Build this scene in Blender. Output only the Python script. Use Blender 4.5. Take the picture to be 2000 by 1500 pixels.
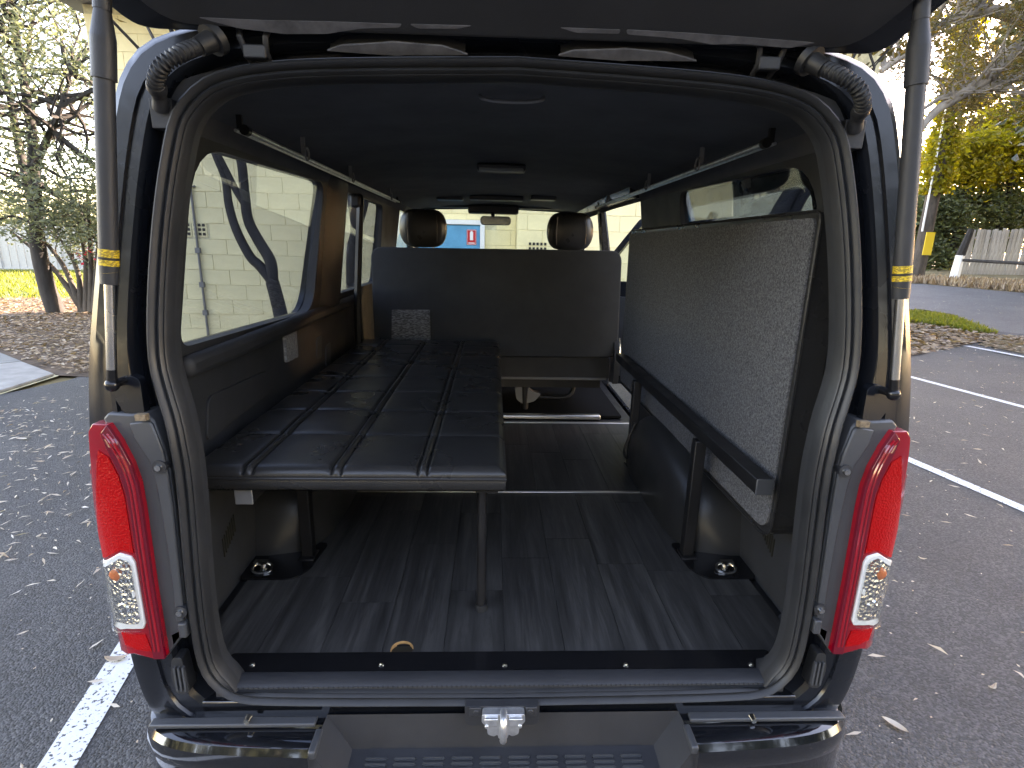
import bpy, bmesh, math, random
from mathutils import Vector, Matrix, noise
R_ = math.radians
random.seed(7)
for o in list(bpy.data.objects): bpy.data.objects.remove(o)
scene = bpy.context.scene
COL = scene.collection
# ------------------------------------------------------------------ camera
CAM = Vector((-.04, -1.0, 1.63)); YAW, PIT, ROL, FPX = R_(2.25), R_(14.55), R_(1.25), 1058.0
cF = Vector((math.sin(YAW)*math.cos(PIT), math.cos(YAW)*math.cos(PIT), -math.sin(PIT)))
r0 = Vector((math.cos(YAW), -math.sin(YAW), 0)); u0 = r0.cross(cF)
cR = r0*math.cos(ROL) + u0*math.sin(ROL); cU = -r0*math.sin(ROL) + u0*math.cos(ROL)
cam = bpy.data.cameras.new('camera'); camo = bpy.data.objects.new('camera', cam); COL.objects.link(camo)
mw = Matrix((( cR.x, cU.x, -cF.x, CAM.x), (cR.y, cU.y, -cF.y, CAM.y), (cR.z, cU.z, -cF.z, CAM.z), (0, 0, 0, 1)))
camo.matrix_world = mw
cam.sensor_fit = 'HORIZONTAL'; cam.sensor_width = 36; cam.lens = FPX/2000*36
cam.clip_start = .02; cam.clip_end = 1000
scene.camera = camo
# ------------------------------------------------------------------ sky and sun
SUN_AZ, SUN_EL = R_(55), R_(16)          # azimuth to the right of straight ahead (+y)
w = bpy.data.worlds.new('World'); scene.world = w; w.use_nodes = True
nt = w.node_tree; bg = nt.nodes['Background']
sky = nt.nodes.new('ShaderNodeTexSky'); sky.sky_type = 'NISHITA'; sky.sun_disc = False
sky.sun_elevation = SUN_EL; sky.sun_rotation = SUN_AZ
sky.dust_density = .7; sky.air_density = 1.0; sky.ozone_density = .6
nt.links.new(sky.outputs[0], bg.inputs[0]); bg.inputs[1].default_value = .15
sl = bpy.data.lights.new('sun', 'SUN'); sl.energy = 4.0; sl.angle = R_(.53); sl.color = (1, .94, .82)
so = bpy.data.objects.new('sun', sl); COL.objects.link(so)
sd = Vector((math.sin(SUN_AZ)*math.cos(SUN_EL), math.cos(SUN_AZ)*math.cos(SUN_EL), math.sin(SUN_EL)))
so.rotation_euler = sd.to_track_quat('Z', 'Y').to_euler(); so.location = sd*60
scene.view_settings.view_transform = 'Standard'; scene.view_settings.look = 'None'
scene.view_settings.exposure = 3.55; scene.view_settings.gamma = 1
scene.view_settings.use_curve_mapping = False
scene.view_settings.use_white_balance = True; scene.view_settings.white_balance_temperature = 8000; scene.view_settings.white_balance_tint = 27
# ------------------------------------------------------------------ pixel helpers (photo pixels, 2000 x 1500)
def ray(px, py): return cF + cR*((px-1000)/FPX) + cU*((750-py)/FPX)
def U(px, py, **k):
    d = ray(px, py); a, v = list(k.items())[0]; i = 'xyz'.index(a)
    return CAM + d*((v-CAM[i])/d[i])
def Us(px, py, fn, y=0.0):
    "point on the surface y = fn(x, z)"
    for i in range(40):
        p = U(px, py, y=y); y = .75*y + .25*fn(p.x, p.z)
    return U(px, py, y=y)
def hgt(x, y):
    s = max(0, min(1, x/6)); s = s*s*(3-2*s)
    return s*min(1.5, .04*max(0, x*.66+y*.75-11))
def Ug(px, py):
    d = ray(px, py); t = .5
    for i in range(4000):
        p = CAM + d*t
        if p.z <= hgt(p.x, p.y): break
        t *= 1.004
    return Vector((p.x, p.y, hgt(p.x, p.y)))
# ------------------------------------------------------------------ materials
MATS = {}
def mat(name, col, rough=.5, metal=0, var=0, vscale=8, bump=0, bscale=60, coat=0, spec=.5, var2=None, stretch=None, rvar=0):
    m = bpy.data.materials.new(name); m.use_nodes = True; t = m.node_tree; N, L = t.nodes, t.links
    b = N['Principled BSDF']; b.inputs['Base Color'].default_value = (*col, 1)
    b.inputs['Roughness'].default_value = rough; b.inputs['Metallic'].default_value = metal
    b.inputs['Specular IOR Level'].default_value = spec
    if coat: b.inputs['Coat Weight'].default_value = coat; b.inputs['Coat Roughness'].default_value = .04
    tc = N.new('ShaderNodeTexCoord'); src = tc.outputs['Object']
    if stretch:
        mp = N.new('ShaderNodeMapping'); mp.inputs['Scale'].default_value = stretch; L.new(src, mp.inputs[0]); src = mp.outputs[0]
    if var or var2:
        n = N.new('ShaderNodeTexNoise'); n.inputs['Scale'].default_value = vscale; n.inputs['Detail'].default_value = 6
        n.inputs['Roughness'].default_value = .65; L.new(src, n.inputs[0])
        cr = N.new('ShaderNodeValToRGB'); e = cr.color_ramp.elements; e[0].position = .32; e[1].position = .68
        lo = [max(0, c*(1-var)) for c in col]; hi = [min(1, c*(1+var)) for c in col] if var2 is None else var2
        e[0].color = (*lo, 1); e[1].color = (*hi, 1)
        L.new(n.outputs[0], cr.inputs[0]); L.new(cr.outputs[0], b.inputs['Base Color'])
    if rvar:
        n3 = N.new('ShaderNodeTexNoise'); n3.inputs['Scale'].default_value = 7; n3.inputs['Detail'].default_value = 5; L.new(src, n3.inputs[0])
        mr = N.new('ShaderNodeMapRange'); mr.inputs['From Min'].default_value = .35; mr.inputs['From Max'].default_value = .7
        mr.inputs['To Min'].default_value = max(.02, rough-rvar); mr.inputs['To Max'].default_value = rough+rvar
        L.new(n3.outputs[0], mr.inputs[0]); L.new(mr.outputs[0], b.inputs['Roughness'])
    if bump:
        n2 = N.new('ShaderNodeTexNoise'); n2.inputs['Scale'].default_value = bscale; n2.inputs['Detail'].default_value = 4; L.new(src, n2.inputs[0])
        bp = N.new('ShaderNodeBump'); bp.inputs['Strength'].default_value = bump; bp.inputs['Distance'].default_value = .004
        L.new(n2.outputs[0], bp.inputs['Height']); L.new(bp.outputs[0], b.inputs['Normal'])
    MATS[name] = m; return m
def glass(name, tint, refl=1.0, rough=0.0):
    m = bpy.data.materials.new(name); m.use_nodes = True; t = m.node_tree; N, L = t.nodes, t.links
    for n in list(N): N.remove(n)
    o = N.new('ShaderNodeOutputMaterial'); tr = N.new('ShaderNodeBsdfTransparent'); tr.inputs[0].default_value = (*tint, 1)
    g = N.new('ShaderNodeBsdfGlossy'); g.inputs['Roughness'].default_value = rough; g.inputs[0].default_value = (refl, refl, refl, 1)
    lw = N.new('ShaderNodeLayerWeight'); pw = N.new('ShaderNodeMath'); pw.operation = 'POWER'; pw.inputs[1].default_value = 5; L.new(lw.outputs['Facing'], pw.inputs[0])
    fr = N.new('ShaderNodeMath'); fr.operation = 'MULTIPLY_ADD'; fr.inputs[1].default_value = .9; fr.inputs[2].default_value = .04; L.new(pw.outputs[0], fr.inputs[0])
    mx = N.new('ShaderNodeMixShader'); L.new(fr.outputs[0], mx.inputs[0]); L.new(tr.outputs[0], mx.inputs[1]); L.new(g.outputs[0], mx.inputs[2])
    L.new(mx.outputs[0], o.inputs[0]); MATS[name] = m; return m
def leafmat(name, cols, trans=.45, rough=.45, tcol=(1.9, 1.7, .7)):
    m = bpy.data.materials.new(name); m.use_nodes = True; t = m.node_tree; N, L = t.nodes, t.links
    b = N['Principled BSDF']; o = N['Material Output']; g = N.new('ShaderNodeNewGeometry')
    cr = N.new('ShaderNodeValToRGB'); e = cr.color_ramp.elements
    for i, c in enumerate(cols):
        p = i/(len(cols)-1)
        if i == 0: el = e[0]
        elif i == len(cols)-1: el = e[-1]
        else: el = e.new(p)
        el.position = p; el.color = (*c, 1)
    L.new(g.outputs['Random Per Island'], cr.inputs[0]); L.new(cr.outputs[0], b.inputs['Base Color']); b.inputs['Roughness'].default_value = rough
    tl = N.new('ShaderNodeBsdfTranslucent'); hs = N.new('ShaderNodeMixRGB'); hs.blend_type = 'MULTIPLY'; hs.inputs[0].default_value = 1
    hs.inputs[2].default_value = (*tcol, 1); L.new(cr.outputs[0], hs.inputs[1]); L.new(hs.outputs[0], tl.inputs[0])
    mx = N.new('ShaderNodeMixShader'); mx.inputs[0].default_value = trans
    L.new(b.outputs[0], mx.inputs[1]); L.new(tl.outputs[0], mx.inputs[2]); L.new(mx.outputs[0], o.inputs[0])
    MATS[name] = m; return m
mat('paint', (.010, .012, .016), .24, coat=.12, spec=.35, rvar=.08)
mat('gloss_paint', (.006, .007, .009), .08, coat=1, spec=.6, rvar=.04)
mat('plastic', (.030, .031, .034), .48, bump=.15, bscale=500, var=.12, rvar=.08)
mat('garnish', (.055, .058, .062), .42, bump=.08, bscale=400, var=.08, rvar=.08)
mat('matte_black', (.012, .012, .012), 1, spec=.03)
mat('trim', (.029, .030, .032), .6, bump=.2, bscale=700, var=.15, rvar=.07)
mat('arch', (.024, .025, .026), .34, bump=.12, bscale=500, rvar=.06)
mat('headliner', (.078, .083, .092), .95, bump=.3, bscale=900, var=.2, vscale=5)
mat('rubber', (.020, .021, .0225), .5, var=.2, vscale=12, rvar=.1)
mat('leather', (.023, .0225, .0220), .31, bump=.18, bscale=260, var=.1, rvar=.06)
mat('seatfabric', (.040, .042, .043), .8, bump=.4, bscale=600, var=.15, vscale=6)
mat('steel', (.62, .62, .60), .24, 1, rvar=.08)
mat('zinc', (.72, .73, .74), .34, .85, var=.2, vscale=40)
mat('alu', (.80, .79, .76), .35, 1)
mat('blackmetal', (.010, .010, .011), .42, var=.2, rvar=.1)
mat('gloss_black', (.008, .008, .009), .2)
mat('greymetal', (.20, .20, .20), .45, .3)
mat('yellow', (.75, .52, .02), .5)
mat('ink', (.02, .018, .012), .6)
mat('white', (.78, .78, .76), .5)
mat('red_sign', (.55, .02, .02), .45)
mat('wood_edge', (.50, .27, .10), .6, var=.3, vscale=60, stretch=(1, 1, 8))
mat('rubber_tyre', (.02, .02, .02), .8)
mat('cover', (.13, .13, .14), .6, var=.35, vscale=25, bump=.3, bscale=60)
mat('sticker', (.45, .46, .46), .5)
mat('orange', (.22, .16, .10), .5, var=.5, vscale=140)
mat('amber', (.6, .16, .05), .25)
mat('grey_label', (.20, .21, .21), .55)
glass('tint', (.64, .68, .73)); glass('clear', (.88, .91, .90)); glass('lens_clear', (.95, .96, .96), 1)
m = mat('red_lens', (.30, .002, .010), .12, coat=.6, spec=.6)
mat('red_dark', (.15, .002, .012), .12, coat=.6)
mat('chrome', (.85, .85, .86), .12, 1)
mat('bark', (.07, .058, .047), .9, var=.5, vscale=9, stretch=(1, 1, .25), bump=.9, bscale=25)
mat('bark_dark', (.028, .025, .023), .9, var=.5, vscale=9, stretch=(1, 1, .25), bump=.9, bscale=25)
mat('bark_pale', (.20, .17, .14), .9, var=.45, vscale=5, stretch=(1, 1, .3), bump=.8, bscale=20)
mat('blockpaint', (.86, .74, .42), .75, var=.10, vscale=2.2, bump=.5, bscale=90)
mat('mortar', (.62, .56, .36), .85, var=.3, vscale=10)
mat('building_side', (.45, .42, .30), .8, var=.12, vscale=3)
mat('roof_sheet', (.25, .25, .25), .5)
mat('door_blue', (.06, .30, .48), .5, var=.2, vscale=4)
mat('concrete', (.27, .26, .245), .85, var=.2, vscale=5, bump=.4, bscale=50)
mat('concrete_dark', (.20, .20, .19), .88, var=.2, vscale=6, bump=.4, bscale=50)
mat('lawn', (.09, .12, .025), .9, var=.5, vscale=2)
mat('soil', (.10, .065, .042), .95, var=.5, vscale=3, bump=1, bscale=25)
mat('verge', (.16, .12, .065), .95, var=.4, vscale=3, bump=.8, bscale=20)
mat('drygrass_ground', (.17, .13, .06), .95, var=.4, vscale=1.2)
mat('colorbond', (.33, .34, .34), .5, var=.08)
mat('paling', (.33, .31, .28), .85, var=.4, vscale=4, stretch=(4, 4, .6), bump=.5, bscale=30)
mat('paintline', (.72, .72, .70), .75)
leafmat('leaf_left', [(.08, .095, .07), (.12, .14, .095), (.18, .20, .12), (.10, .125, .10)], .4, tcol=(1.3, 1.35, .85))
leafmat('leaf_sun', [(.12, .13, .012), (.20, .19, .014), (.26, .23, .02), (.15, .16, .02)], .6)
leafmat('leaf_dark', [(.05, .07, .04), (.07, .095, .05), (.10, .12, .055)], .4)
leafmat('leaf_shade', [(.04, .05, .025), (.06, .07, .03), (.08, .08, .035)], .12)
leafmat('leaf_gum', [(.06, .06, .03), (.10, .09, .035), (.14, .10, .04), (.07, .07, .04)], .5)
leafmat('dry', [(.20, .13, .08), (.30, .21, .13), (.42, .33, .24), (.13, .08, .05), (.50, .42, .33)], .15, .7)
leafmat('pale_leaf', [(.45, .38, .30), (.60, .53, .44), (.34, .24, .16), (.66, .62, .56)], .1, .6)
leafmat('grassblade', [(.07, .11, .02), (.12, .15, .025), (.17, .17, .03), (.09, .12, .02)], .5)
leafmat('redflower', [(.5, .03, .08), (.35, .02, .05)], .3)
def asphalt(name, base, spk, sc=1.0):
    m = bpy.data.materials.new(name); m.use_nodes = True; t = m.node_tree; N, L = t.nodes, t.links; b = N['Principled BSDF']
    tc = N.new('ShaderNodeTexCoord'); S = tc.outputs['Object']
    v = N.new('ShaderNodeTexVoronoi'); v.inputs['Scale'].default_value = 120*sc; L.new(S, v.inputs[0])
    n = N.new('ShaderNodeTexNoise'); n.inputs['Scale'].default_value = 1.1; n.inputs['Detail'].default_value = 8; n.inputs['Roughness'].default_value = .7; L.new(S, n.inputs[0])
    hs = N.new('ShaderNodeSeparateColor'); L.new(v.outputs['Color'], hs.inputs[0])
    cr = N.new('ShaderNodeValToRGB'); e = cr.color_ramp.elements
    e[0].position = 0; e[0].color = (*[c*.68 for c in base], 1); e[1].position = 1; e[1].color = (*spk, 1)
    k = e.new(.5); k.color = (*base, 1); k = e.new(.86); k.color = (*[c*1.6 for c in base], 1)
    L.new(hs.outputs[0], cr.inputs[0])
    cr2 = N.new('ShaderNodeValToRGB'); e = cr2.color_ramp.elements; e[0].position = .3; e[0].color = (.72, .72, .74, 1); e[1].position = .7; e[1].color = (1.2, 1.18, 1.14, 1)
    L.new(n.outputs[0], cr2.inputs[0])
    mx = N.new('ShaderNodeMixRGB'); mx.blend_type = 'MULTIPLY'; mx.inputs[0].default_value = 1; L.new(cr.outputs[0], mx.inputs[1]); L.new(cr2.outputs[0], mx.inputs[2])
    L.new(mx.outputs[0], b.inputs['Base Color']); b.inputs['Roughness'].default_value = .8
    bp = N.new('ShaderNodeBump'); bp.inputs['Strength'].default_value = .9; bp.inputs['Distance'].default_value = .006
    L.new(v.outputs['Distance'], bp.inputs['Height']); bp.invert = True; L.new(bp.outputs[0], b.inputs['Normal']); MATS[name] = m
asphalt('asphalt', (.057, .057, .058), (.105, .104, .102)); asphalt('asphalt_road', (.085, .085, .088), (.17, .17, .17), .8)
def worn(name):
    m = mat(name, (.70, .70, .69), .8); t = m.node_tree; N, L = t.nodes, t.links; b = N['Principled BSDF']
    tc = N.new('ShaderNodeTexCoord'); v = N.new('ShaderNodeTexNoise'); v.inputs['Scale'].default_value = 70; v.inputs['Detail'].default_value = 3; L.new(tc.outputs['Object'], v.inputs[0])
    cr = N.new('ShaderNodeValToRGB'); e = cr.color_ramp.elements; e[0].position = .36; e[0].color = (.08, .08, .08, 1); e[1].position = .41; e[1].color = (.68, .68, .67, 1)
    L.new(v.outputs[0], cr.inputs[0]); L.new(cr.outputs[0], b.inputs['Base Color'])
    bp = N.new('ShaderNodeBump'); bp.inputs['Strength'].default_value = .5; bp.inputs['Distance'].default_value = .004; L.new(v.outputs[0], bp.inputs['Height']); L.new(bp.outputs[0], b.inputs['Normal'])
worn('paintline')
def carpet(name):
    m = mat(name, (.06, .06, .063), .95); t = m.node_tree; N, L = t.nodes, t.links; b = N['Principled BSDF']
    tc = N.new('ShaderNodeTexCoord'); v = N.new('ShaderNodeTexNoise'); v.inputs['Scale'].default_value = 400; v.inputs['Detail'].default_value = 2; L.new(tc.outputs['Object'], v.inputs[0])
    n = N.new('ShaderNodeTexNoise'); n.inputs['Scale'].default_value = 170; n.inputs['Detail'].default_value = 5; L.new(tc.outputs['Object'], n.inputs[0])
    ad = N.new('ShaderNodeMath'); ad.operation = 'ADD'; L.new(v.outputs[0], ad.inputs[0]); L.new(n.outputs[0], ad.inputs[1])
    cr = N.new('ShaderNodeValToRGB'); e = cr.color_ramp.elements; e[0].position = .40; e[0].color = (.048, .048, .049, 1); e[1].position = .64; e[1].color = (.175, .175, .178, 1)
    mh = N.new('ShaderNodeMath'); mh.operation = 'MULTIPLY'; mh.inputs[1].default_value = .5; L.new(ad.outputs[0], mh.inputs[0]); L.new(mh.outputs[0], cr.inputs[0])
    L.new(cr.outputs[0], b.inputs['Base Color'])
    bp = N.new('ShaderNodeBump'); bp.inputs['Strength'].default_value = .6; bp.inputs['Distance'].default_value = .003; L.new(v.outputs[0], bp.inputs['Height']); L.new(bp.outputs[0], b.inputs['Normal'])
carpet('carpet')
def plankmat(name):
    m = bpy.data.materials.new(name); m.use_nodes = True; t = m.node_tree; N, L = t.nodes, t.links; b = N['Principled BSDF']
    oi = N.new('ShaderNodeObjectInfo'); tc = N.new('ShaderNodeTexCoord'); mp = N.new('ShaderNodeMapping'); mp.inputs['Scale'].default_value = (1, .07, 1)
    sc = N.new('ShaderNodeVectorMath'); sc.operation = 'SCALE'; cx = N.new('ShaderNodeCombineXYZ'); L.new(oi.outputs['Random'], cx.inputs[0]); L.new(oi.outputs['Random'], cx.inputs[1]); L.new(oi.outputs['Random'], cx.inputs[2])
    L.new(cx.outputs[0], sc.inputs[0]); sc.inputs['Scale'].default_value = 37
    ad = N.new('ShaderNodeVectorMath'); L.new(tc.outputs['Object'], ad.inputs[0]); L.new(sc.outputs[0], ad.inputs[1]); L.new(ad.outputs[0], mp.inputs[0])
    n = N.new('ShaderNodeTexNoise'); n.inputs['Scale'].default_value = 55; n.inputs['Detail'].default_value = 9; n.inputs['Roughness'].default_value = .72; n.inputs['Distortion'].default_value = 1.2; L.new(mp.outputs[0], n.inputs[0])
    n2 = N.new('ShaderNodeTexNoise'); n2.inputs['Scale'].default_value = 9; n2.inputs['Detail'].default_value = 4; n2.inputs['Distortion'].default_value = 2.5; L.new(mp.outputs[0], n2.inputs[0])
    a = N.new('ShaderNodeMath'); a.operation = 'MULTIPLY_ADD'; a.inputs[1].default_value = .55; L.new(n2.outputs[0], a.inputs[0])
    a2 = N.new('ShaderNodeMath'); a2.operation = 'MULTIPLY'; a2.inputs[1].default_value = .5; L.new(n.outputs[0], a2.inputs[0]); L.new(a2.outputs[0], a.inputs[2])
    cr = N.new('ShaderNodeValToRGB'); e = cr.color_ramp.elements; e[0].position = .36; e[0].color = (.017, .0165, .016, 1); e[1].position = .72; e[1].color = (.090, .086, .081, 1)
    k = e.new(.52); k.color = (.040, .0385, .037, 1)
    L.new(a.outputs[0], cr.inputs[0])
    hs = N.new('ShaderNodeHueSaturation'); mr = N.new('ShaderNodeMapRange'); mr.inputs['To Min'].default_value = .86; mr.inputs['To Max'].default_value = 1.14
    L.new(oi.outputs['Random'], mr.inputs[0]); L.new(mr.outputs[0], hs.inputs['Value']); L.new(cr.outputs[0], hs.inputs['Color']); L.new(hs.outputs[0], b.inputs['Base Color'])
    b.inputs['Roughness'].default_value = .5
    bp = N.new('ShaderNodeBump'); bp.inputs['Strength'].default_value = .25; bp.inputs['Distance'].default_value = .002; L.new(n.outputs[0], bp.inputs['Height']); L.new(bp.outputs[0], b.inputs['Normal']); MATS[name] = m
plankmat('plank')
def printmat(name, paper, ink, sc=(60, 60, 260)):
    "paper with rows of tiny unreadable print"
    m = mat(name, paper, .5); t = m.node_tree; N, L = t.nodes, t.links; b = N['Principled BSDF']
    tc = N.new('ShaderNodeTexCoord'); mp = N.new('ShaderNodeMapping'); mp.inputs['Scale'].default_value = sc; L.new(tc.outputs['Object'], mp.inputs[0])
    n = N.new('ShaderNodeTexNoise'); n.inputs['Scale'].default_value = 1; n.inputs['Detail'].default_value = 3; L.new(mp.outputs[0], n.inputs[0])
    cr = N.new('ShaderNodeValToRGB'); e = cr.color_ramp.elements; e[0].position = .46; e[0].color = (*ink, 1); e[1].position = .56; e[1].color = (*paper, 1); L.new(n.outputs[0], cr.inputs[0]); L.new(cr.outputs[0], b.inputs['Base Color'])
printmat('print', (.26, .27, .27), (.08, .08, .08)); printmat('print_light', (.40, .41, .41), (.2, .2, .2), (60, 60, 300)); printmat('print_yellow', (.78, .52, .03), (.30, .2, .02), (200, 200, 420))
def lensmat(name, col, rough=.15, sc=120, st=1.0, metal=0):
    m = mat(name, col, rough, metal); t = m.node_tree; N, L = t.nodes, t.links; b = N['Principled BSDF']
    tc = N.new('ShaderNodeTexCoord'); v = N.new('ShaderNodeTexVoronoi'); v.inputs['Scale'].default_value = sc; L.new(tc.outputs['Object'], v.inputs[0])
    bp = N.new('ShaderNodeBump'); bp.inputs['Strength'].default_value = st; bp.inputs['Distance'].default_value = .01; L.new(v.outputs['Distance'], bp.inputs['Height']); L.new(bp.outputs[0], b.inputs['Normal'])
    return m
lensmat('red_facet', (.44, .003, .004), .3, 210, .22); lensmat('facet_chrome', (.80, .80, .80), .22, 110, .5, 1)
m = MATS['red_facet']; m.node_tree.nodes['Principled BSDF'].inputs['Specular IOR Level'].default_value = .25
# ------------------------------------------------------------------ mesh helpers
def finish(bm, ang=38):
    bmesh.ops.recalc_face_normals(bm, faces=bm.faces)
    for f in bm.faces: f.smooth = True
    for e in bm.edges:
        if len(e.link_faces) == 2 and e.calc_face_angle(0) > R_(ang): e.smooth = False
def link(name, bm, m, parent=None, ang=38, bevel=0, keep=False):
    if not keep: finish(bm, ang)
    me = bpy.data.meshes.new(name); 
    if parent is not None:
        off = root_off(parent)
        if off.length > 0: bmesh.ops.translate(bm, verts=bm.verts, vec=-off)
    bm.to_mesh(me); bm.free()
    o = bpy.data.objects.new(name, me); COL.objects.link(o); me.materials.append(MATS[m] if isinstance(m, str) else m)
    if parent is not None: o.parent = parent
    if bevel:
        b = o.modifiers.new('bevel', 'BEVEL'); b.width = bevel; b.segments = 2; b.limit_method = 'ANGLE'; b.angle_limit = R_(40)
    return o
def root_off(p):
    v = Vector((0, 0, 0))
    while p is not None: v += p.location; p = p.parent
    return v
def tag(o, label=None, cat=None, group=None, kind=None):
    if label: o['label'] = label
    if cat: o['category'] = cat
    if group: o['group'] = group
    if kind: o['kind'] = kind
    return o
def thing(name, loc, label, cat, group=None):
    o = bpy.data.objects.new(name, None); COL.objects.link(o); o.location = loc; o.empty_display_size = .2
    return tag(o, label, cat, group)
def B(): return bmesh.new()
def box(bm, c, s, rot=None):
    m = Matrix.Translation(Vector(c)) @ (rot.to_4x4() if rot is not None else Matrix()) @ Matrix.Diagonal((s[0], s[1], s[2], 1))
    bmesh.ops.create_cube(bm, size=1, matrix=m); return bm
def cyl(bm, p0, p1, r0, r1=None, n=16):
    p0, p1 = Vector(p0), Vector(p1); d = p1-p0; r1 = r0 if r1 is None else r1
    m = Matrix.Translation((p0+p1)/2) @ d.to_track_quat('Z', 'Y').to_matrix().to_4x4()
    bmesh.ops.create_cone(bm, cap_ends=True, segments=n, radius1=r0, radius2=r1, depth=d.length, matrix=m); return bm
def tube(bm, pts, rad, n=10, caps=True):
    pts = [Vector(p) for p in pts]; rs = rad if isinstance(rad, (list, tuple)) else [rad]*len(pts)
    up = Vector((.123, .31, .94)).normalized(); rings = []; a = None
    for i, p in enumerate(pts):
        t = (pts[min(i+1, len(pts)-1)]-pts[max(i-1, 0)]).normalized()
        if a is None: a = t.cross(up).normalized()
        else: a = (a - t*a.dot(t)).normalized()
        b = t.cross(a)
        rings.append([bm.verts.new(p + (a*math.cos(2*math.pi*k/n)+b*math.sin(2*math.pi*k/n))*rs[i]) for k in range(n)])
    for i in range(len(rings)-1):
        for k in range(n): bm.faces.new((rings[i][k], rings[i][(k+1) % n], rings[i+1][(k+1) % n], rings[i+1][k]))
    if caps: bm.faces.new(rings[0]); bm.faces.new(rings[-1])
    return bm
def smooth_path(pts, n=8):
    pts = [Vector(p) for p in pts]; out = []
    P = [pts[0]*2-pts[1]] + pts + [pts[-1]*2-pts[-2]]
    for i in range(1, len(P)-2):
        for k in range(n):
            t = k/n; a, b, c, d = P[i-1], P[i], P[i+1], P[i+2]
            out.append(.5*((2*b)+(c-a)*t+(2*a-5*b+4*c-d)*t*t+(3*b-a-3*c+d)*t**3))
    out.append(pts[-1]); return out
def loft(bm, rings, closed=True, capa=False, capb=False):
    V = [[bm.verts.new(p) for p in r] for r in rings]; n = len(V[0])
    for i in range(len(V)-1):
        for k in range(n if closed else n-1):
            bm.faces.new((V[i][k], V[i][(k+1) % n], V[i+1][(k+1) % n], V[i+1][k]))
    if capa: bm.faces.new(V[0])
    if capb: bm.faces.new(V[-1])
    return bm
def rrect(a0, b0, a1, b1, r, n=6):
    out = []
    for cx, cy, s in ((a1-r, b1-r, 0), (a0+r, b1-r, 90), (a0+r, b0+r, 180), (a1-r, b0+r, 270)):
        for i in range(n+1):
            t = R_(s+90*i/n); out.append((cx+r*math.cos(t), cy+r*math.sin(t)))
    return out
def rpoly(pts, r, n=5):
    out = []; N = len(pts)
    for i in range(N):
        p = Vector(pts[i]); a = Vector(pts[i-1]); b = Vector(pts[(i+1) % N])
        ra = min(r, (a-p).length*.45, (b-p).length*.45) if not isinstance(r, (list, tuple)) else min(r[i], (a-p).length*.45, (b-p).length*.45)
        A = p+(a-p).normalized()*ra; C = p+(b-p).normalized()*ra
        for k in range(n+1):
            t = k/n; q = A*(1-t)**2+p*2*t*(1-t)+C*t*t; out.append((q[0], q[1]))
    return out
def plate(poly, f, holes=(), cut=None, thick=True, bm=None):
    "flat outline (u, v) with holes -> solid, mapped by f(u, v, w), w = 0 front, 1 back"
    b = bmesh.new()
    if holes:
        for lp in [poly]+list(holes):
            vs = [b.verts.new((p[0], p[1], 0)) for p in lp]
            for i in range(len(vs)): b.edges.new((vs[i], vs[(i+1) % len(vs)]))
        bmesh.ops.triangle_fill(b, use_beauty=True, edges=b.edges[:])
    else:
        b.faces.new([b.verts.new((p[0], p[1], 0)) for p in poly])
    if cut:
        us = [v.co.x for v in b.verts]; vs = [v.co.y for v in b.verts]
        for ax, (lo, hi), st in ((0, (min(us), max(us)), cut[0]), (1, (min(vs), max(vs)), cut[1])):
            if not st: continue
            k = max(1, int((hi-lo)/st))
            for i in range(1, k):
                co = [0, 0, 0]; no = [0, 0, 0]; co[ax] = lo+(hi-lo)*i/k; no[ax] = 1
                bmesh.ops.bisect_plane(b, geom=b.verts[:]+b.edges[:]+b.faces[:], plane_co=co, plane_no=no, dist=1e-5)
    bmesh.ops.triangulate(b, faces=[f_ for f_ in b.faces if len(f_.verts) > 4])
    if thick:
        g = bmesh.ops.extrude_face_region(b, geom=b.faces[:], use_keep_orig=True)
        new = {v for v in g['geom'] if isinstance(v, bmesh.types.BMVert)}
    else: new = set()
    for v in b.verts: v.co = f(v.co.x, v.co.y, 1 if v in new else 0)
    if bm is not None:
        me = bpy.data.meshes.new('tmp'); b.to_mesh(me); b.free(); bm.from_mesh(me); bpy.data.meshes.remove(me); return bm
    return b
def resample(pts, n):
    pts = [Vector(p) for p in pts]; d = [0]
    for i in range(1, len(pts)): d.append(d[-1]+(pts[i]-pts[i-1]).length)
    out = []
    for k in range(n):
        t = d[-1]*k/(n-1); i = 1
        while i < len(pts)-1 and d[i] < t: i += 1
        f = (t-d[i-1])/max(1e-9, d[i]-d[i-1]); out.append(pts[i-1].lerp(pts[i], f))
    return out
def chaikin(pts, it=2):
    for _ in range(it):
        o = [pts[0]]
        for i in range(len(pts)-1):
            a, b = Vector(pts[i]), Vector(pts[i+1]); o += [a.lerp(b, .25), a.lerp(b, .75)]
        pts = o+[pts[-1]]
    return pts
# ================================================================== SETTING
def sheet(name, poly, dz, m, cut=.8, kind='structure'):
    bm = plate(poly, lambda u, v, w: Vector((u, v, hgt(u, v)+dz)), cut=(cut, cut), thick=False)
    for f in bm.faces:
        f.normal_update()
        if f.normal.z < 0: f.normal_flip()
    o = link(name, bm, m, keep=True); 
    if kind: o['kind'] = kind
    return o
def gp(px, py): p = Ug(px, py); return (p.x, p.y)
bm = B(); xs = [-400, -200, -100, -60]+list(range(-40, 41, 2))+[60, 100, 200, 400]
V = [[bm.verts.new((x, y, hgt(x, y)-.03)) for x in xs] for y in xs]
for i in range(len(xs)-1):
    for k in range(len(xs)-1): bm.faces.new((V[i][k], V[i][k+1], V[i+1][k+1], V[i+1][k]))
tag(link('ground', bm, 'drygrass_ground'), kind='structure')
sheet('car_park', [(-16, -30), (16, -30), (16, 4), (11.6, 9.2), (9.5, 12), (-4.9, 12), (-4.9, 5.2), (-5.2, 4.4), (-16, 3.2)], 0, 'asphalt', 1.5)
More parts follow.
